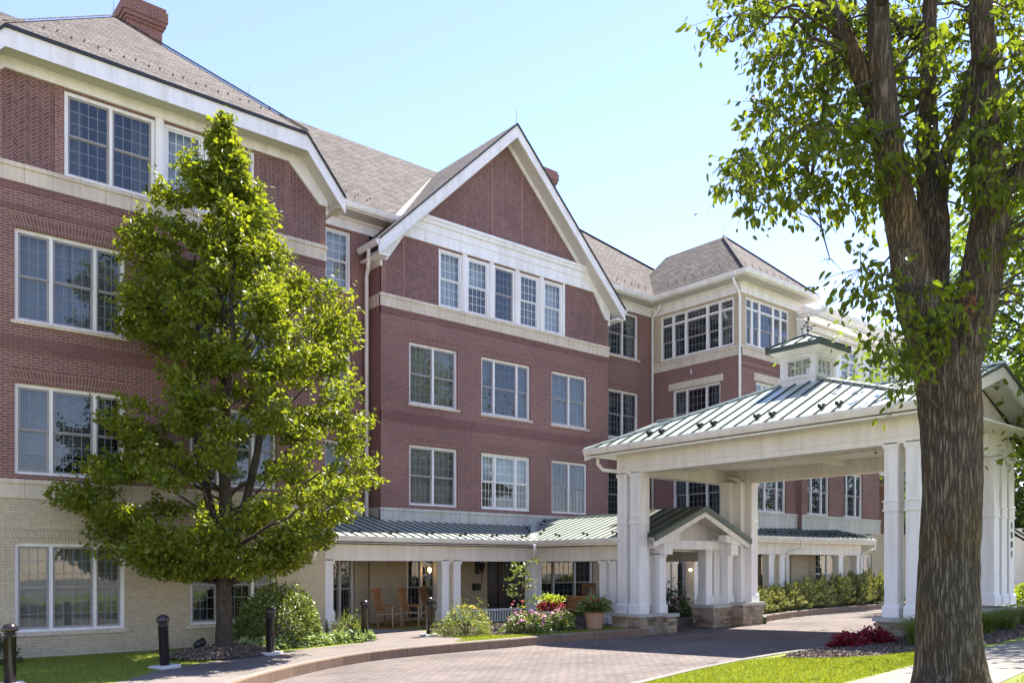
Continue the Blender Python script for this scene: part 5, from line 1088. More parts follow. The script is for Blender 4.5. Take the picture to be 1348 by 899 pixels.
CL=[(10.53,7.0,9.93),(9.52,5.18,6.55),(10.59,6.22,8.95),(10.11,5.32,9.07),(10.02,6.55,8.16),(10.39,5.58,7.65),(9.82,4.85,6.73),(10.86,6.81,7.18),(10.51,5.6,8.44),(11.63,6.48,9.98),(10.85,5.67,8.2),(10.73,7.15,7.56),(10.43,6.25,9.54),(9.09,5.11,6.84),(9.41,4.64,6.81),(12.04,6.17,9.83),(10.63,6.12,8.34),(10.87,6.39,8.89),(10.8,6.63,7.44),(9.73,5.72,6.67),(10.55,6.34,7.7),(10.09,6.51,7.01),(8.25,5.83,8.26),(9.84,6.31,8.7),(11.72,6.2,7.73),(10.02,6.22,7.83),(10.6,6.6,8.82),(9.18,5.08,7.04),(9.13,6.43,8.6),(9.37,6.58,9.43),(10.82,5.54,7.47),(10.74,6.71,8.01),(9.21,6.65,6.92),(10.92,5.5,6.84),(10.25,5.89,9.44),(11.08,5.78,7.11),(10.24,6.13,8.03),(9.77,5.82,9.3),(9.43,5.69,8.68),(10.62,6.89,8.01),(9.85,5.6,6.83),(9.94,6.89,7.58),(9.68,5.43,6.54),(10.71,7.28,9.81),(8.84,5.93,6.34),(9.59,6.07,7.21),(9.8,5.69,8.7),(10.49,7.04,10.18),(11.15,5.94,7.69),(9.56,5.49,7.38),(9.25,5.68,8.13),(10.37,6.63,8.32),(10.52,5.38,7.67),(9.9,4.9,6.47),(9.55,4.95,6.5),(11.23,5.83,6.98),(10.79,5.97,9.64),(10.43,6.82,8.26),(8.89,5.36,6.96),(9.64,6.25,8.55),(9.34,5.23,7.96),(10.03,6.26,8.93),(9.69,5.26,7.44),(9.3,5.59,6.41),(10.84,5.54,8.68),(8.54,5.98,6.36),(10.33,6.86,9.52),(9.56,5.14,7.58),(9.8,5.31,8.27),(11.0,6.15,9.22),(9.84,5.27,8.61),(9.72,5.5,8.48),(11.31,6.0,9.39),(10.43,5.91,9.28),(10.64,6.66,9.91),(11.65,6.03,9.07),(11.77,6.29,7.35),(8.65,5.59,8.47),(9.24,6.26,6.97),(9.63,6.16,9.33),(9.01,6.05,7.06),(11.35,6.28,7.81),(9.55,6.01,7.74),(11.39,6.47,9.06),(8.89,5.33,7.98),(10.59,5.32,8.11),(10.39,6.18,7.42),(11.12,6.17,9.2),(10.38,5.64,7.38),(10.34,7.26,7.51),(9.94,5.31,7.65),(9.86,5.59,7.97),(8.95,5.74,7.21),(9.09,5.61,7.68),(10.64,5.43,8.73),(10.66,6.35,8.51),(9.71,5.1,7.14),(9.56,6.35,7.15),(10.55,5.31,6.99),(10.68,7.29,10.25),(10.8,4.83,7.21),(13.57,5.17,10.47),(11.99,5.23,9.23),(13.17,5.27,7.94),(10.22,5.21,8.54),(11.37,4.58,7.75),(11.58,5.4,8.4),(12.02,5.77,9.89),(11.18,5.46,8.94),(10.41,4.46,7.75),(11.73,4.75,8.9),(12.35,5.46,9.97),(12.49,5.76,9.37),(10.16,4.72,6.83),(11.21,4.99,7.74),(12.96,5.48,8.19),(11.81,5.78,8.28),(12.34,4.89,8.51),(10.51,4.72,8.32),(11.24,5.35,9.14),(11.13,5.16,7.78),(11.87,4.85,9.61),(11.42,5.2,7.2),(10.8,4.19,7.13),(12.02,5.9,8.68),(11.34,5.06,8.24),(11.03,4.37,8.79),(12.45,4.8,9.09),(10.57,5.27,8.91),(10.87,4.27,8.03),(11.84,5.18,8.2),(10.28,4.36,8.15),(12.26,6.09,9.14),(12.28,4.76,8.2),(11.09,4.61,6.8),(12.95,5.59,10.53),(11.22,5.7,9.45),(9.78,4.76,8.59),(12.24,5.38,10.17),(9.93,4.78,7.07),(11.19,4.57,8.16),(11.55,5.38,8.68),(12.22,5.15,9.03),(12.93,5.67,9.98),(12.15,5.81,9.22),(10.66,4.64,7.18),(12.8,4.37,9.54),(12.95,4.35,7.07),(10.67,3.52,7.1),(11.12,3.65,6.67),(12.01,4.41,7.3),(12.77,4.71,9.09),(10.59,3.51,7.39),(13.19,4.8,7.51),(13.21,4.84,8.34),(10.46,3.65,7.65),(12.86,4.39,7.73),(12.56,4.6,9.7),(11.55,3.77,8.45),(12.01,4.47,8.19),(11.22,3.57,6.11),(12.03,3.89,9.1),(13.3,4.74,8.75),(11.65,4.17,7.34),(12.31,3.92,7.97),(11.3,4.1,7.84),(12.49,4.54,6.98),(12.21,4.05,7.73),(11.6,4.08,7.05),(12.12,4.23,9.5),(12.36,4.41,9.1),(13.59,4.62,9.49),(11.28,4.01,8.75),(11.15,3.66,7.84),(11.2,3.83,8.35),(11.37,3.74,6.16),(12.36,4.05,6.68),(10.92,3.58,7.9),(10.94,3.81,7.12),(12.12,3.91,7.27),(10.57,3.42,6.73),(11.98,3.77,6.69),(10.4,4.87,5.56),(9.41,4.87,5.33),(9.57,4.69,5.09),(10.22,5.12,5.54),(9.84,5.02,5.22),(10.0,4.63,4.36),(9.53,4.64,4.72),(9.76,4.53,3.98),(9.48,4.61,4.41),(9.81,4.73,4.35),(9.94,4.46,5.14),(10.15,4.15,5.02),(9.88,4.4,4.91),(10.21,4.25,4.68),(10.18,4.19,4.7),(10.19,4.25,4.82),(10.42,3.77,7.14),(10.22,3.89,6.2),(10.31,3.97,6.71),(10.4,3.94,6.92),(10.49,3.72,6.23),(10.6,3.8,6.81),(10.55,3.59,6.23),(10.39,3.9,6.43),(10.87,3.45,5.13),(12.8,4.18,6.58),(11.44,3.37,5.69),(12.38,4.44,5.75),(12.17,3.73,5.01),(12.71,4.31,5.98),(11.27,3.96,6.14),(11.8,3.71,5.87),(11.38,3.41,5.51),(12.27,4.03,5.13),(12.35,3.76,5.3),(12.0,3.91,5.81),(10.8,3.76,5.65),(15.28,3.64,15.41),(11.88,3.9,9.81),(12.35,7.33,16.28),(13.03,7.27,12.85),(9.3,3.64,10.17),(7.8,7.04,12.77),(12.1,4.94,10.9),(13.07,4.45,14.21),(16.8,3.52,14.49),(8.52,6.82,11.8),(11.05,5.26,9.94),(16.71,4.21,15.77),(12.23,3.37,10.62),(10.59,3.34,10.97),(13.07,5.3,14.23),(9.9,3.31,9.63),(10.69,4.71,12.95),(8.93,5.87,11.37),(12.74,2.32,12.46),(9.09,5.23,11.63),(14.63,5.68,16.86),(8.86,6.2,9.34),(8.31,6.14,10.39),(13.43,6.28,11.9),(10.22,8.71,14.7),(7.42,6.32,10.79),(8.68,5.02,8.69),(11.54,5.66,12.94),(10.56,7.02,11.39),(12.99,3.78,12.1),(11.77,6.64,13.63),(9.43,5.77,11.96),(8.37,6.36,12.14),(12.0,4.04,13.62),(11.35,3.09,11.86),(11.05,5.34,10.95),(13.3,3.33,12.14),(11.3,5.08,10.74),(15.1,4.39,12.18),(9.45,7.91,14.42),(10.93,3.45,9.35),(15.02,3.72,12.9),(10.75,7.12,14.82),(10.5,7.02,13.61),(12.37,4.63,11.22),(10.73,6.65,14.02),(8.56,4.49,8.61),(14.28,3.31,14.16),(7.55,5.55,8.71),(12.59,3.67,13.22),(12.57,5.94,13.19),(10.0,3.43,10.36),(10.7,7.74,11.8),(10.01,5.22,10.25),(8.92,6.84,11.06),(13.2,7.14,16.51),(13.86,5.05,11.28),(13.02,2.32,11.81),(9.79,3.89,11.7),(12.17,6.84,11.76),(14.3,5.44,15.57),(16.15,4.59,16.97),(9.01,6.59,12.25),(9.41,3.34,9.26),(11.41,1.58,11.4),(12.1,5.09,10.46),(13.33,5.49,10.84),(10.4,7.22,13.95),(13.53,4.35,11.92),(11.56,4.87,11.36),(13.59,1.93,8.25),(12.82,1.76,10.33),(14.4,3.69,10.29),(10.64,2.53,5.74),(13.38,2.88,8.43),(12.69,2.06,9.23),(10.28,2.45,6.55),(15.69,3.31,11.85),(13.5,2.39,7.54),(17.38,2.27,13.62),(15.06,2.71,11.43),(14.88,2.02,10.13),(12.82,2.34,6.22),(15.05,4.14,8.29),(15.26,2.74,9.86),(9.85,2.93,6.82),(13.57,1.88,9.21),(14.1,3.87,7.27),(11.52,1.71,9.12),(11.94,2.39,8.61),(14.86,3.29,10.14),(13.44,3.61,8.57),(11.41,2.72,8.93),(12.72,2.08,9.12),(16.97,2.61,10.7),(16.25,2.81,8.11),(12.86,1.93,6.64),(15.25,2.75,10.48),(12.18,3.57,9.0),(15.51,2.3,12.49),(16.84,2.75,11.0),(16.77,2.59,9.22),(15.48,3.24,9.97),(13.16,2.23,8.33),(14.24,3.05,8.38),(14.69,3.5,8.17),(11.85,2.51,6.33),(12.2,2.32,9.42),(16.82,2.43,8.73),(12.13,2.15,9.98),(14.06,2.87,6.61),(14.41,3.59,7.74)]
allp=[(Vector(p[:3]),p[3]) for v in LIMB.values() for p in v[2:]]
tw=MB(); P=[];O=[]; rd=random.Random(8)
for c in CL:
    c=Vector(c); a,r=min(allp,key=lambda q:(q[0]-c).length+max(0,q[0].z-c.z)*.5); L=(c-a).length
    if L>.15:
        pth=curve(a,c,.08,6,rd,.035); tw.tube(pth,[max(.004,min(.03,r*.4)*(1-i/6.5)) for i in range(7)],5,cap=False)
    for k in range(rd.randint(4,7)):
        d=Vector((rd.gauss(0,1),rd.gauss(0,1),rd.gauss(-.35,.6))).normalized()*rd.uniform(.25,.62); e=c+d; tw.tube([c,c+d*.5+Vector((0,0,.03)),e],[.006,.004,.002],4,cap=False)
        for j in range(rd.randint(7,11)):
            t=rd.uniform(.25,1.05); q=c+d*t+Vector((rd.gauss(0,.05),rd.gauss(0,.05),rd.gauss(-.03,.05))); P.append(q); O.append(tuple(d.normalized()*.7+Vector((0,0,-.55))))
for p in LIMB['drop'][2:]:
    for k in range(5):
        e=Vector(p[:3]); tw.tube(curve(e,e+Vector((rd.gauss(0,.14),rd.gauss(0,.14),rd.gauss(-.12,.08))),0,3,rd,.08),[.006,.004,.003,.0015],4,cap=False)
part('twigs',tw,'twig',bt)
link('crown',leafmesh('crown',np.array(P),.112,'leaf_elm',9,.25,.25,.5,np.array(O),.4),bt)
dl=[Vector((9.82,4.6,4.95))+Vector((rd.gauss(0,.05),rd.gauss(0,.05),rd.gauss(0,.16))) for _ in range(22)]
link('dead_leaves',leafmesh('dead_leaves',np.array([Vector((10.62,4.2,4.95))+Vector((rd.gauss(0,.05),rd.gauss(0,.05),rd.gauss(0,.17))) for _ in range(30)]),.12,'leaf_brown',3,.1,.6,.4),bt)
# ---- background trees at the right
def bgtree(name,label,x,y,h,cr,leaf,n,size,seed,z0=None,trunk=.18,group=None,zlow=.35,per=34):
    gz=G(x,y); o=thing(name,label,'tree',(x,y,gz),group=group); rd=random.Random(seed); t=MB(); b=Vector((x,y,gz-.1))
    t.tube(curve(b,b+Vector((rd.uniform(-.4,.4),rd.uniform(-.4,.4),h*.9)),0,7,rd,.015),[trunk*(1-i/8)+.01 for i in range(8)],9); P=[];O=[]
    for k in range(n):
        z=h*(zlow+(1-zlow)*rd.random()); f=math.sin(math.pi*min(1,max(.12,(z/h-zlow+.12)/(1.1-zlow))))**.6; az=rd.uniform(0,6.283); r=cr*f*rd.uniform(.45,1)*(1+.18*math.sin(3*az+seed+z)); e=b+Vector((math.cos(az)*r,math.sin(az)*r,z)); a=b+Vector((0,0,max(h*.2,z-r*.6)))
        if k<n*.45: t.tube(curve(a,e,.06,4,rd,.04),[trunk*.3*(1-i/4.6)+.006 for i in range(5)],5,cap=False)
        for j in range(per):
            u=a.lerp(e,.7+.4*rd.random()); s=cr*.10; P.append(u+Vector((rd.gauss(0,s),rd.gauss(0,s),rd.gauss(0,s*.55)))); O.append((math.cos(az)*.5,math.sin(az)*.5,-.2))
    part('trunk',t,'bark2',o,True); link('crown',leafmesh('crown',np.array(P),size,leaf,seed,.4,.2,.5,np.array(O)),o); return o
def bgfix(o):
    for c in o.children:
        if c.name.startswith('crown'): c.location=-wpos(o)
for o in (st,bt):
    for c in o.children:
        if c.name.startswith(('crown','dead')): c.location=-wpos(o)
for a in (('locust_tree','airy light green tree whose feathery branches reach in behind the big trunk at right',24.0,5.5,13.5,6.4,'leaf_locust',420,.19,21,None,.2,None,.3,64),('shade_tree','dark leafy tree beyond the portico at the right edge, above the yellow green plants',43,13.5,11,5.2,'leaf_far',190,.30,22),('shade_tree','dark tree far behind the portico, filling the gap at the right edge',62,20,13,6.5,'leaf_far',150,.4,23),('small_tree','small light green tree peeking over the portico roof left of the big trunk',32.5,14.6,9.6,1.5,'leaf_locust',60,.13,24)):
    bgfix(bgtree(*a))
# ---- shrubs
def shrub(name,label,c,rx,ry,rz,n,size,mat,seed,group=None,cat='shrub',up=.3,aspect=.55,lump=.16,inner=.25,stems=True,zmin=.02,smat='twig'):
    c=Vector((c[0],c[1],G(*c[:2]) if len(c)<3 else c[2])); o=thing(name,label,cat,c,group=group); rg=np.random.default_rng(seed)
    u=rg.normal(size=(n,3)); u[:,2]=np.abs(u[:,2])*.9-.12; u/=np.linalg.norm(u,axis=1)[:,None]; az=np.arctan2(u[:,1],u[:,0])
    rr=1+lump*(np.sin(3*az+seed)*np.cos(4*u[:,2]+seed)+.6*np.sin(7*az+2*seed+5*u[:,2])); d=1-inner*rg.random(n)**1.6; P=u*(rr*d)[:,None]*np.array([rx,ry,rz]); P+=rg.normal(size=(n,3))*.03; P[:,2]=np.maximum(P[:,2],zmin+.03*rg.random(n))
    me=leafmesh('foliage',P,size,mat,seed,up,.1,aspect,u*.6); link('foliage',me,o)
    if stems:
        m=MB(); rd=random.Random(seed)
        for k in range(14):
            a=rd.uniform(0,6.28); q=rd.uniform(.3,.85); m.tube([(0,0,-.03),(math.cos(a)*rx*q*.5,math.sin(a)*ry*q*.5,rz*.5),(math.cos(a)*rx*q,math.sin(a)*ry*q,rz*.85)],[.012,.009,.004],5,cap=False)
        link('stems',m.mesh('stems',smat),o)
    return o
def blossoms(o,pts,r,mat,n='blossom'):
    m=MB()
    for k in range(5): a=k*1.2566; m.ball((math.cos(a)*r*.55,math.sin(a)*r*.55,0),r*.6,6,0,.6)
    m.ball((0,0,r*.15),r*.5,6,0,.8); me=m.mesh(n,mat,True); rd=random.Random(len(pts))
    for p in pts:
        b=link(n,me,o); b.location=p; b.rotation_euler=(rd.uniform(-.8,.8),rd.uniform(-.8,.8),rd.uniform(0,6)); s=rd.uniform(.7,1.2); b.scale=(s,s,s)
def dome(n,rx,ry,rz,seed,lo=.35,side=None):
    rd=random.Random(seed); o=[]
    while len(o)<n:
        a=rd.uniform(0,6.283); z=rd.uniform(lo,1); r=math.sqrt(max(0,1-z*z)); p=(math.cos(a)*r*rx,math.sin(a)*r*ry,z*rz*1.03)
        if side and (p[0]*side[0]+p[1]*side[1])<-.2*rx: continue
        o.append(p)
    return o
shrub('round_shrub','large rounded pale green shrub between the small tree and the porch columns',(8.5,18.6),1.08,.9,1.42,9500,.08,'leaf_bush',31,lump=.05,inner=.22,zmin=.2)
shrub('evergreen_shrub','clipped dark shrub at the left edge under the tan brick wall',(2.75,19.0),.5,.5,.62,900,.07,'leaf_dark',32)
gl_=['at the foot of the black bollard','at its left end by the tree mulch','before the round shrub']
for k in range(12):
    x=7.35+k*.28; y=17.75+.03*math.sin(k)+.02*k
    shrub('ground_cover','low variegated green and cream ground cover plant in the row below the round shrub',(x,y),.24,.22,.26,330,.10,'leaf_variegated',40+k,'variegated ground cover row','plant',.5,.5,.2,.4,False)
shrub('feathery_shrub','feathery yellow green shrub at the downspout, left of the rocking chairs',(10.45,18.75),.42,.4,.62,1500,.06,'leaf_yellowgreen',52,aspect=.3,lump=.3)
o=shrub('potentilla_shrub','wide feathery shrub dotted with yellow flowers in front of the middle porch columns',(13.05,17.35),.72,.58,.72,4200,.055,'leaf_yellowgreen',53,aspect=.35,lump=.28); blossoms(o,dome(46,.74,.6,.74,5),.028,'petal_yellow')
o=shrub('rose_bush','low rose bush covered with pink blossoms in front of the white railing',(14.6,16.7),.70,.5,.50,3000,.07,'leaf_bush',54,lump=.22); blossoms(o,dome(34,.72,.52,.56,6,.4),.044,'petal_pink'); blossoms(o,[(-.45,.1,.74),(-.6,-.2,.6),(-.3,.2,.82),(-.75,-.1,.42),(-.1,.1,.8)],.03,'petal_red','red_blossom')
o=shrub('rose_bush','upright pink rose bush at the right, in front of the pale stone planter',(15.6,16.5),.36,.34,.52,1500,.07,'leaf_bush',55,lump=.25); blossoms(o,dome(16,.38,.36,.56,8,.35),.042,'petal_pink')
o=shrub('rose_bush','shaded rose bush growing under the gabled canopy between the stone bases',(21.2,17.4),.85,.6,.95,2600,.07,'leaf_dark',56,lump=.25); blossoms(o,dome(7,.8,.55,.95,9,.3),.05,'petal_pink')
sp=thing('dogwood_sapling','slender young tree with open tiers of leaves at the porch corner behind the roses','tree',(15.2,17.6,G(15.2,15))); m=MB(); m.tube([(0,0,-.05),(.03,0,.5),(-.02,.03,1.1),(.02,0,1.75)],[.025,.02,.014,.005],6); P=[];rd=random.Random(5)
for k in range(20):
    a=rd.uniform(0,6.28); z=.5+k*.065; r=(.62-.25*z/1.8)*rd.uniform(.5,1); e=Vector((math.cos(a)*r,math.sin(a)*r,z+.12)); m.tube([(0,0,z-.1),e*.5+Vector((0,0,z*.5)),e],[.009,.006,.003],5,cap=False)
    for j in range(15): P.append(e+Vector((rd.gauss(0,.11),rd.gauss(0,.11),rd.gauss(0,.03))))
link('trunk',m.mesh('trunk','bark2',True),sp); link('crown',leafmesh('crown',np.array(P),.11,'leaf_bush',6,.9,.1,.6),sp)
# planters
def pot(name,label,x,y,prof,mat,z=None,seg=24):
    o=thing(name,label,'planter',(x,y,G(x,y) if z is None else z)); m=MB(); m.lathe(prof,seg=seg); link('pot',m.mesh('pot',mat,True),o); return o
pot('stone_planter','pale stone urn holding red flowers behind the rose bushes',15.95,17.25,[(.16,0),(.2,.03),(.2,.08),(.25,.2),(.33,.38),(.37,.42),(.37,.48),(.33,.48),(.32,.42)],'whitepot')
o=shrub('potted_flowers','mound of red flowers with a lime green crest growing in the pale stone urn',(15.95,17.25,G(15.95,15)+.44),.38,.36,.34,700,.08,'leaf_red',61,cat='potted plant',stems=False); blossoms(o,dome(40,.4,.38,.36,11,.15),.042,'petal_red'); u=np.random.default_rng(2).normal(size=(330,3))*[.15,.15,.07]+[0,0,.36]; link('lime_foliage',leafmesh('lime_foliage',u,.09,'leaf_lime',4,.5),o)
pot('terracotta_planter','large ribbed terracotta pot on the kerb left of the front portico column',16.35,15.95,[(.2,0),(.21,.02),(.235,.2),(.27,.42),(.275,.46),(.31,.47),(.31,.53),(.27,.53),(.26,.45)],'terracotta')
o=shrub('potted_plant','lush green foliage with a few red flowers spilling from the terracotta pot',(16.35,15.95,G(16.35,15)+.47),.46,.44,.42,1100,.12,'leaf_bush',62,cat='potted plant',stems=False,inner=.45); blossoms(o,[(-.3,-.2,.3),(-.22,-.3,.34),(-.38,-.1,.25),(-.25,-.12,.38)],.032,'petal_red')
pot('orange_planter','orange glazed pot behind the left canopy column',19.35,16.6,[(.16,0),(.18,.03),(.21,.35),(.25,.4),(.25,.5),(.21,.5),(.2,.4)],'orange_pot')
o=shrub('potted_plant','tall bushy plant with white flowers growing in the orange pot',(19.4,16.62,G(19.4,15)+.45),.42,.4,.75,900,.1,'leaf_bush',63,cat='potted plant',stems=False,inner=.5); blossoms(o,dome(8,.4,.38,.75,13,.3),.05,'petal_white')
# junipers behind the far kerb
def juniper(label,x,y,rx,ry,rz,seed):
    z=G(x,y); o=thing('juniper',label,'shrub',(x,y,z),group='spreading junipers along the far kerb'); rg=np.random.default_rng(seed); P=[];O=[]
    for k in range(230):
        a=rg.uniform(0,6.283); el=rg.uniform(.15,1.25); L=rg.uniform(.6,1.05); d=np.array([math.cos(a)*math.cos(el)*rx,math.sin(a)*math.cos(el)*ry,math.sin(el)*rz])*L; tip=d+np.array([math.cos(a)*.12,math.sin(a)*.12,.05])
        t=rg.random(34)**.7; q=d*.45+(tip-d*.45)*t[:,None]+rg.normal(size=(34,3))*.055*(1.15-t)[:,None]; P.append(q); O.append(np.repeat((d/np.linalg.norm(d)*1.1+np.array([0,0,.35]))[None],34,0))
    P=np.concatenate(P); P[:,2]=np.maximum(P[:,2],.02); link('foliage',leafmesh('foliage',P,.13,'needle',seed,.3,-.15,.34,np.concatenate(O)),o)
    m=MB(); rd=random.Random(seed)
    for k in range(12): a=rd.uniform(0,6.28); m.tube([(0,0,0),(math.cos(a)*rx*.4,math.sin(a)*ry*.4,rz*.4),(math.cos(a)*rx*.7,math.sin(a)*ry*.7,rz*.6)],[.025,.015,.006],5,cap=False)
    link('stems',m.mesh('stems','twig'),o)
JL=['spreading juniper nearest the portico stone base','low spreading juniper second from the portico base along the kerb','broad juniper below the first side porch columns','juniper in front of the porch downspout along the kerb','tall arching juniper before the white side porch window','wide juniper left of the side porch end column','tallest arching juniper in front of the last side porch column','juniper at the far end of the hedge beside the front portico column']
for k,(x,y,rx,rz) in enumerate(((23.9,16.15,.85,.85),(25.2,16.4,.9,.85),(26.5,16.65,.9,.9),(27.8,16.8,.95,1.0),(29.2,16.95,1.0,1.15),(30.8,17.05,1.0,1.3),(32.4,17.1,1.05,1.4),(34.2,17.2,1.1,1.5))): juniper(JL[k],x,y,rx,.72,rz,70+k)
# ornamental grasses, burgundy plant
def grass(label,x,y,n,h,r,seed):
    o=thing('ornamental_grass',label,'grass clump',(x,y,G(x,y)),group='arching grass clumps at the portico wall'); rd=random.Random(seed); V=[];F=[];A=[]
    for k in range(n):
        a=rd.uniform(0,6.283); l=h*rd.uniform(.75,1.25); rr=r*rd.uniform(.3,1.25); b=(rd.gauss(0,.07),rd.gauss(0,.07)); w=.009; pv=[]
        for i in range(6):
            t=i/5; x_=b[0]+math.cos(a)*rr*t**1.3; y_=b[1]+math.sin(a)*rr*t**1.3; z_=l*(1.9*t-1.15*t*t)*.95; ww=w*(1-t*.9); pv.append(((x_-math.sin(a)*ww,y_+math.cos(a)*ww,z_),(x_+math.sin(a)*ww,y_-math.cos(a)*ww,z_)))
        for i in range(5):
            s=len(V); V+=[pv[i][0],pv[i][1],pv[i+1][1],pv[i+1][0]]; F.append((s,s+1,s+2,s+3)); A.append(.1+.7*rd.random()*(.4+.12*i))
    me=bpy.data.meshes.new('blades'); me.from_pydata(V,[],F); at=me.attributes.new('v','FLOAT','FACE'); at.data.foreach_set('value',A); me.materials.append(M['ornblade']); link('blades',me,o)
GL=['arching grass clump at the left corner of the portico stone base','arching grass clump just left of the big trunk','grass clump in front of the portico wall, first right of the trunk','grass clump before the middle of the low portico wall','pale grass clump at the far right end of the portico wall']
for k,(x,y) in enumerate(((16.6,7.35),(15.6,6.95),(18.6,7.0),(19.9,7.05),(21.6,7.15))): grass(GL[k],x,y,420,.55,.72,80+k)
shrub('grass_clump','leafy lilyturf tuft hidden beside the big trunk at the portico wall',(17.6,7.2),.4,.35,.5,500,.2,'ornblade',91,cat='grass clump',aspect=.12,stems=False)
o=shrub('burgundy_shrub','low burgundy leaved plant at the tip of the mulch bed beside the driveway',(15.0,8.0),.36,.3,.22,700,.085,'leaf_red',92,lump=.25); 
o=shrub('burgundy_shrub','burgundy leaved plant against the portico stone base, beside the grass',(15.85,7.95),.4,.3,.28,800,.085,'leaf_red',93,lump=.25)
shrub('hosta','bright yellow green plant far at the right edge beyond the portico',(33.5,11.0),.9,.8,.8,900,.2,'leaf_lime',94,cat='plant')
# ---- far buildings at the right
gw=thing('gabled_house','white gabled wing with small steep gables far right behind the big tree','building',(41,18,0)); 
m=MB()
for i,(x,y,w,zt,zb) in enumerate(((38.3,18.2,2.7,12.7,11.1),(43.2,18.6,3.4,12.6,10.6))):
    polyY(m,[(x-w/2,zb),(x+w/2,zb),(x,zt-.3)],y+.1,y+.2); m.box(x-w/2,x+w/2,y+.2,y+4,6,zb)
    for k in range(5): m.box(x-w/2+.5+k*.3,x-w/2+.55+k*.3,y+.05,y+.1,zb+.05,zb+.5)
link('wall',m.mesh('wall','trim'),gw).location=-Vector(gw.location)
m=MB(); r=MB()
for x,y,w,zt,zb in ((38.3,18.2,2.7,12.7,11.1),(43.2,18.6,3.4,12.6,10.6)):
    rake([(x-w/2-.35,zb-.35),(x,zt),(x+w/2+.35,zb-.35)],.3,y-.12,y-.05,m)
    for s in (-1,1): roofplane(r,[(x,y-.15,zt+.04),(x,y+4.5,zt+.04),(x+s*(w/2+.4),y+4.5,zb-.36),(x+s*(w/2+.4),y-.15,zb-.36)],.06)
link('rake_board',m.mesh('rake_board','trim'),gw).location=-Vector(gw.location); link('roof',r.mesh('roof','shingle'),gw).location=-Vector(gw.location)
m=MB(); m.box(39.2,45,19.2,20,6,10.7); link('siding',m.mesh('siding','greyhouse'),gw).location=-Vector(gw.location)
window(gw,'Y',18.38,37.6,39.0,8.6,10.6,(1,1),(2,2),2,cur='dark',sill=False,white=True,inset=-.1)
hs=thing('white_house','white house wall far off at the right edge','house',(60,16,0)); m=MB(); m.box(57,66,16.4,22,0,4.2); o=link('wall',m.mesh('wall','trim'),hs); o.location=-Vector(hs.location); m=MB(); roofplane(m,[(56.5,15.9,4.1),(66.5,15.9,4.1),(66.5,19.2,6.2),(56.5,19.2,6.2)],.1); roofplane(m,[(56.5,22.5,4.1),(66.5,22.5,4.1),(66.5,19.2,6.2),(56.5,19.2,6.2)],.1); link('roof',m.mesh('roof','shingle'),hs).location=-Vector(hs.location)
# ---------------------------------------------------------------- grass blades on the lawns
def inside(x,y,P):
    c=False
    for (x1,y1),(x2,y2) in zip(P,P[1:]+P[:1]):
        if (y1>y)!=(y2>y) and x<(x2-x1)*(y-y1)/(y2-y1)+x1: c=not c
    return c
rg=np.random.default_rng(77)
def blades(poly,n,h,P,avoid=()):
    xs=[p[0] for p in poly];ys=[p[1] for p in poly]; k=0
    while k<n:
        x=rg.uniform(min(xs),max(xs)); y=rg.uniform(min(ys),max(ys))
        if not inside(x,y,poly) or any((x-a)**2+(y-b)**2<r*r for a,b,r in avoid): k+=1; continue
        P.append((x,y,G(x,y),h*rg.uniform(.6,1.3))); k+=1
P=[]
blades([(0,13.5),(3.7,14.55),(5.0,16.1),(6.4,16.85),(7.7,17.25),(8.9,17.45),(10.9,17.85),(10.6,18.1),(7.6,18.3),(6.8,18.9),(3.5,19.75),(-1,19.6)],60000,.036,P,[(6.8,17.6,1.0)])
blades([(11.7,16.0),(13.2,15.8),(14.4,15.72),(15.3,15.66),(16.3,15.5),(16.9,15.4),(17,16.1),(15.6,16.05),(13.9,16.3),(13.1,16.95),(12.5,17.2),(12.35,16.5)],18000,.036,P)
blades([(5.9,5.6),(7.1,6.95),(8.75,7.68),(10.4,8.02),(11.9,8.2),(12.7,8.0),(12.9,7.3),(13.7,6.8),(14.9,6.5),(16,6.1),(12.7,5.78),(10.4,5.62),(8,5.0)],90000,.036,P)
blades([(11.6,4.0),(12.8,4.2),(16,4.45),(20,4.7),(20,3),(12,2.5)],9000,.05,P)
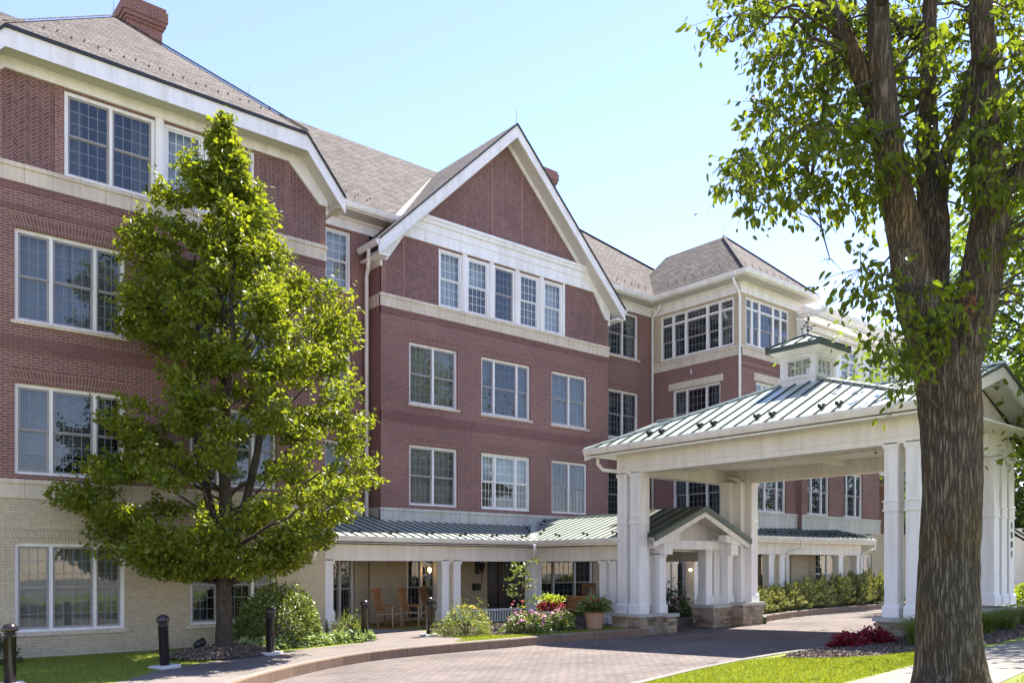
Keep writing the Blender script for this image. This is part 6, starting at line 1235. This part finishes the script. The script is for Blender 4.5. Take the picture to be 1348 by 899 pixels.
def chips(poly,n,P):
    xs=[p[0] for p in poly];ys=[p[1] for p in poly]
    for _ in range(n):
        x=rg.uniform(min(xs),max(xs)); y=rg.uniform(min(ys),max(ys))
        if inside(x,y,poly): P.append((x,y,G(x,y)+.012+rg.random()*.02))
CP=[]
chips([(12.6,7.9),(13.3,8.2),(15.0,8.2),(16.7,8.4),(22.8,8.75),(24.5,8.3),(25,6.7),(19.5,6.3),(16.8,6.1),(14.8,6.6),(13.7,6.75),(12.9,7.2)],26000,CP); chips([(13.1,17.0),(13.9,16.35),(15.6,16.1),(17.2,16.2),(17.2,19.8),(13.3,19.8),(12.6,17.6)],9000,CP); chips([(7.4,17.9),(10.8,17.95),(11.0,19.75),(7.2,19.75)],5000,CP)
for _ in range(6000):
    a_=rg.uniform(0,6.283); r_=1.05*math.sqrt(rg.random()); CP.append((6.8+r_*1.15*math.cos(a_),17.6+r_*.85*math.sin(a_),.17*(1-(r_/1.05)**2)+.02))
ck=link('mulch_chips',leafmesh('mulch_chips',np.array(CP),.055,'chip',4,.8,0,.45)); tag(ck,'loose brown bark chips over the planting beds','mulch'); ck['kind']='stuff'
P=np.array(P); N=len(P); a=rg.uniform(0,6.283,N); t=rg.uniform(0,.6,N)*P[:,3]; b=rg.uniform(0,6.283,N); w=.006
V=np.empty((N,3,3)); V[:,0]=P[:,:3]+np.stack([np.cos(a)*w,np.sin(a)*w,0*a-.004],1); V[:,1]=P[:,:3]-np.stack([np.cos(a)*w,np.sin(a)*w,0*a+.004],1); V[:,2]=P[:,:3]+np.stack([np.cos(b)*t,np.sin(b)*t,P[:,3]],1)
me=bpy.data.meshes.new('grass'); me.vertices.add(N*3); me.vertices.foreach_set('co',V.reshape(-1)); me.loops.add(N*3); me.loops.foreach_set('vertex_index',np.arange(N*3,dtype=np.int32)); me.polygons.add(N); me.polygons.foreach_set('loop_start',np.arange(0,N*3,3,dtype=np.int32)); me.polygons.foreach_set('loop_total',np.full(N,3,np.int32)); me.update()
at=me.attributes.new('v','FLOAT','FACE'); at.data.foreach_set('value',rg.random(N)); me.materials.append(M['grassblade']); go=link('grass',me); tag(go,'short bright green lawn grass on both sides of the drive','grass'); go['kind']='stuff'
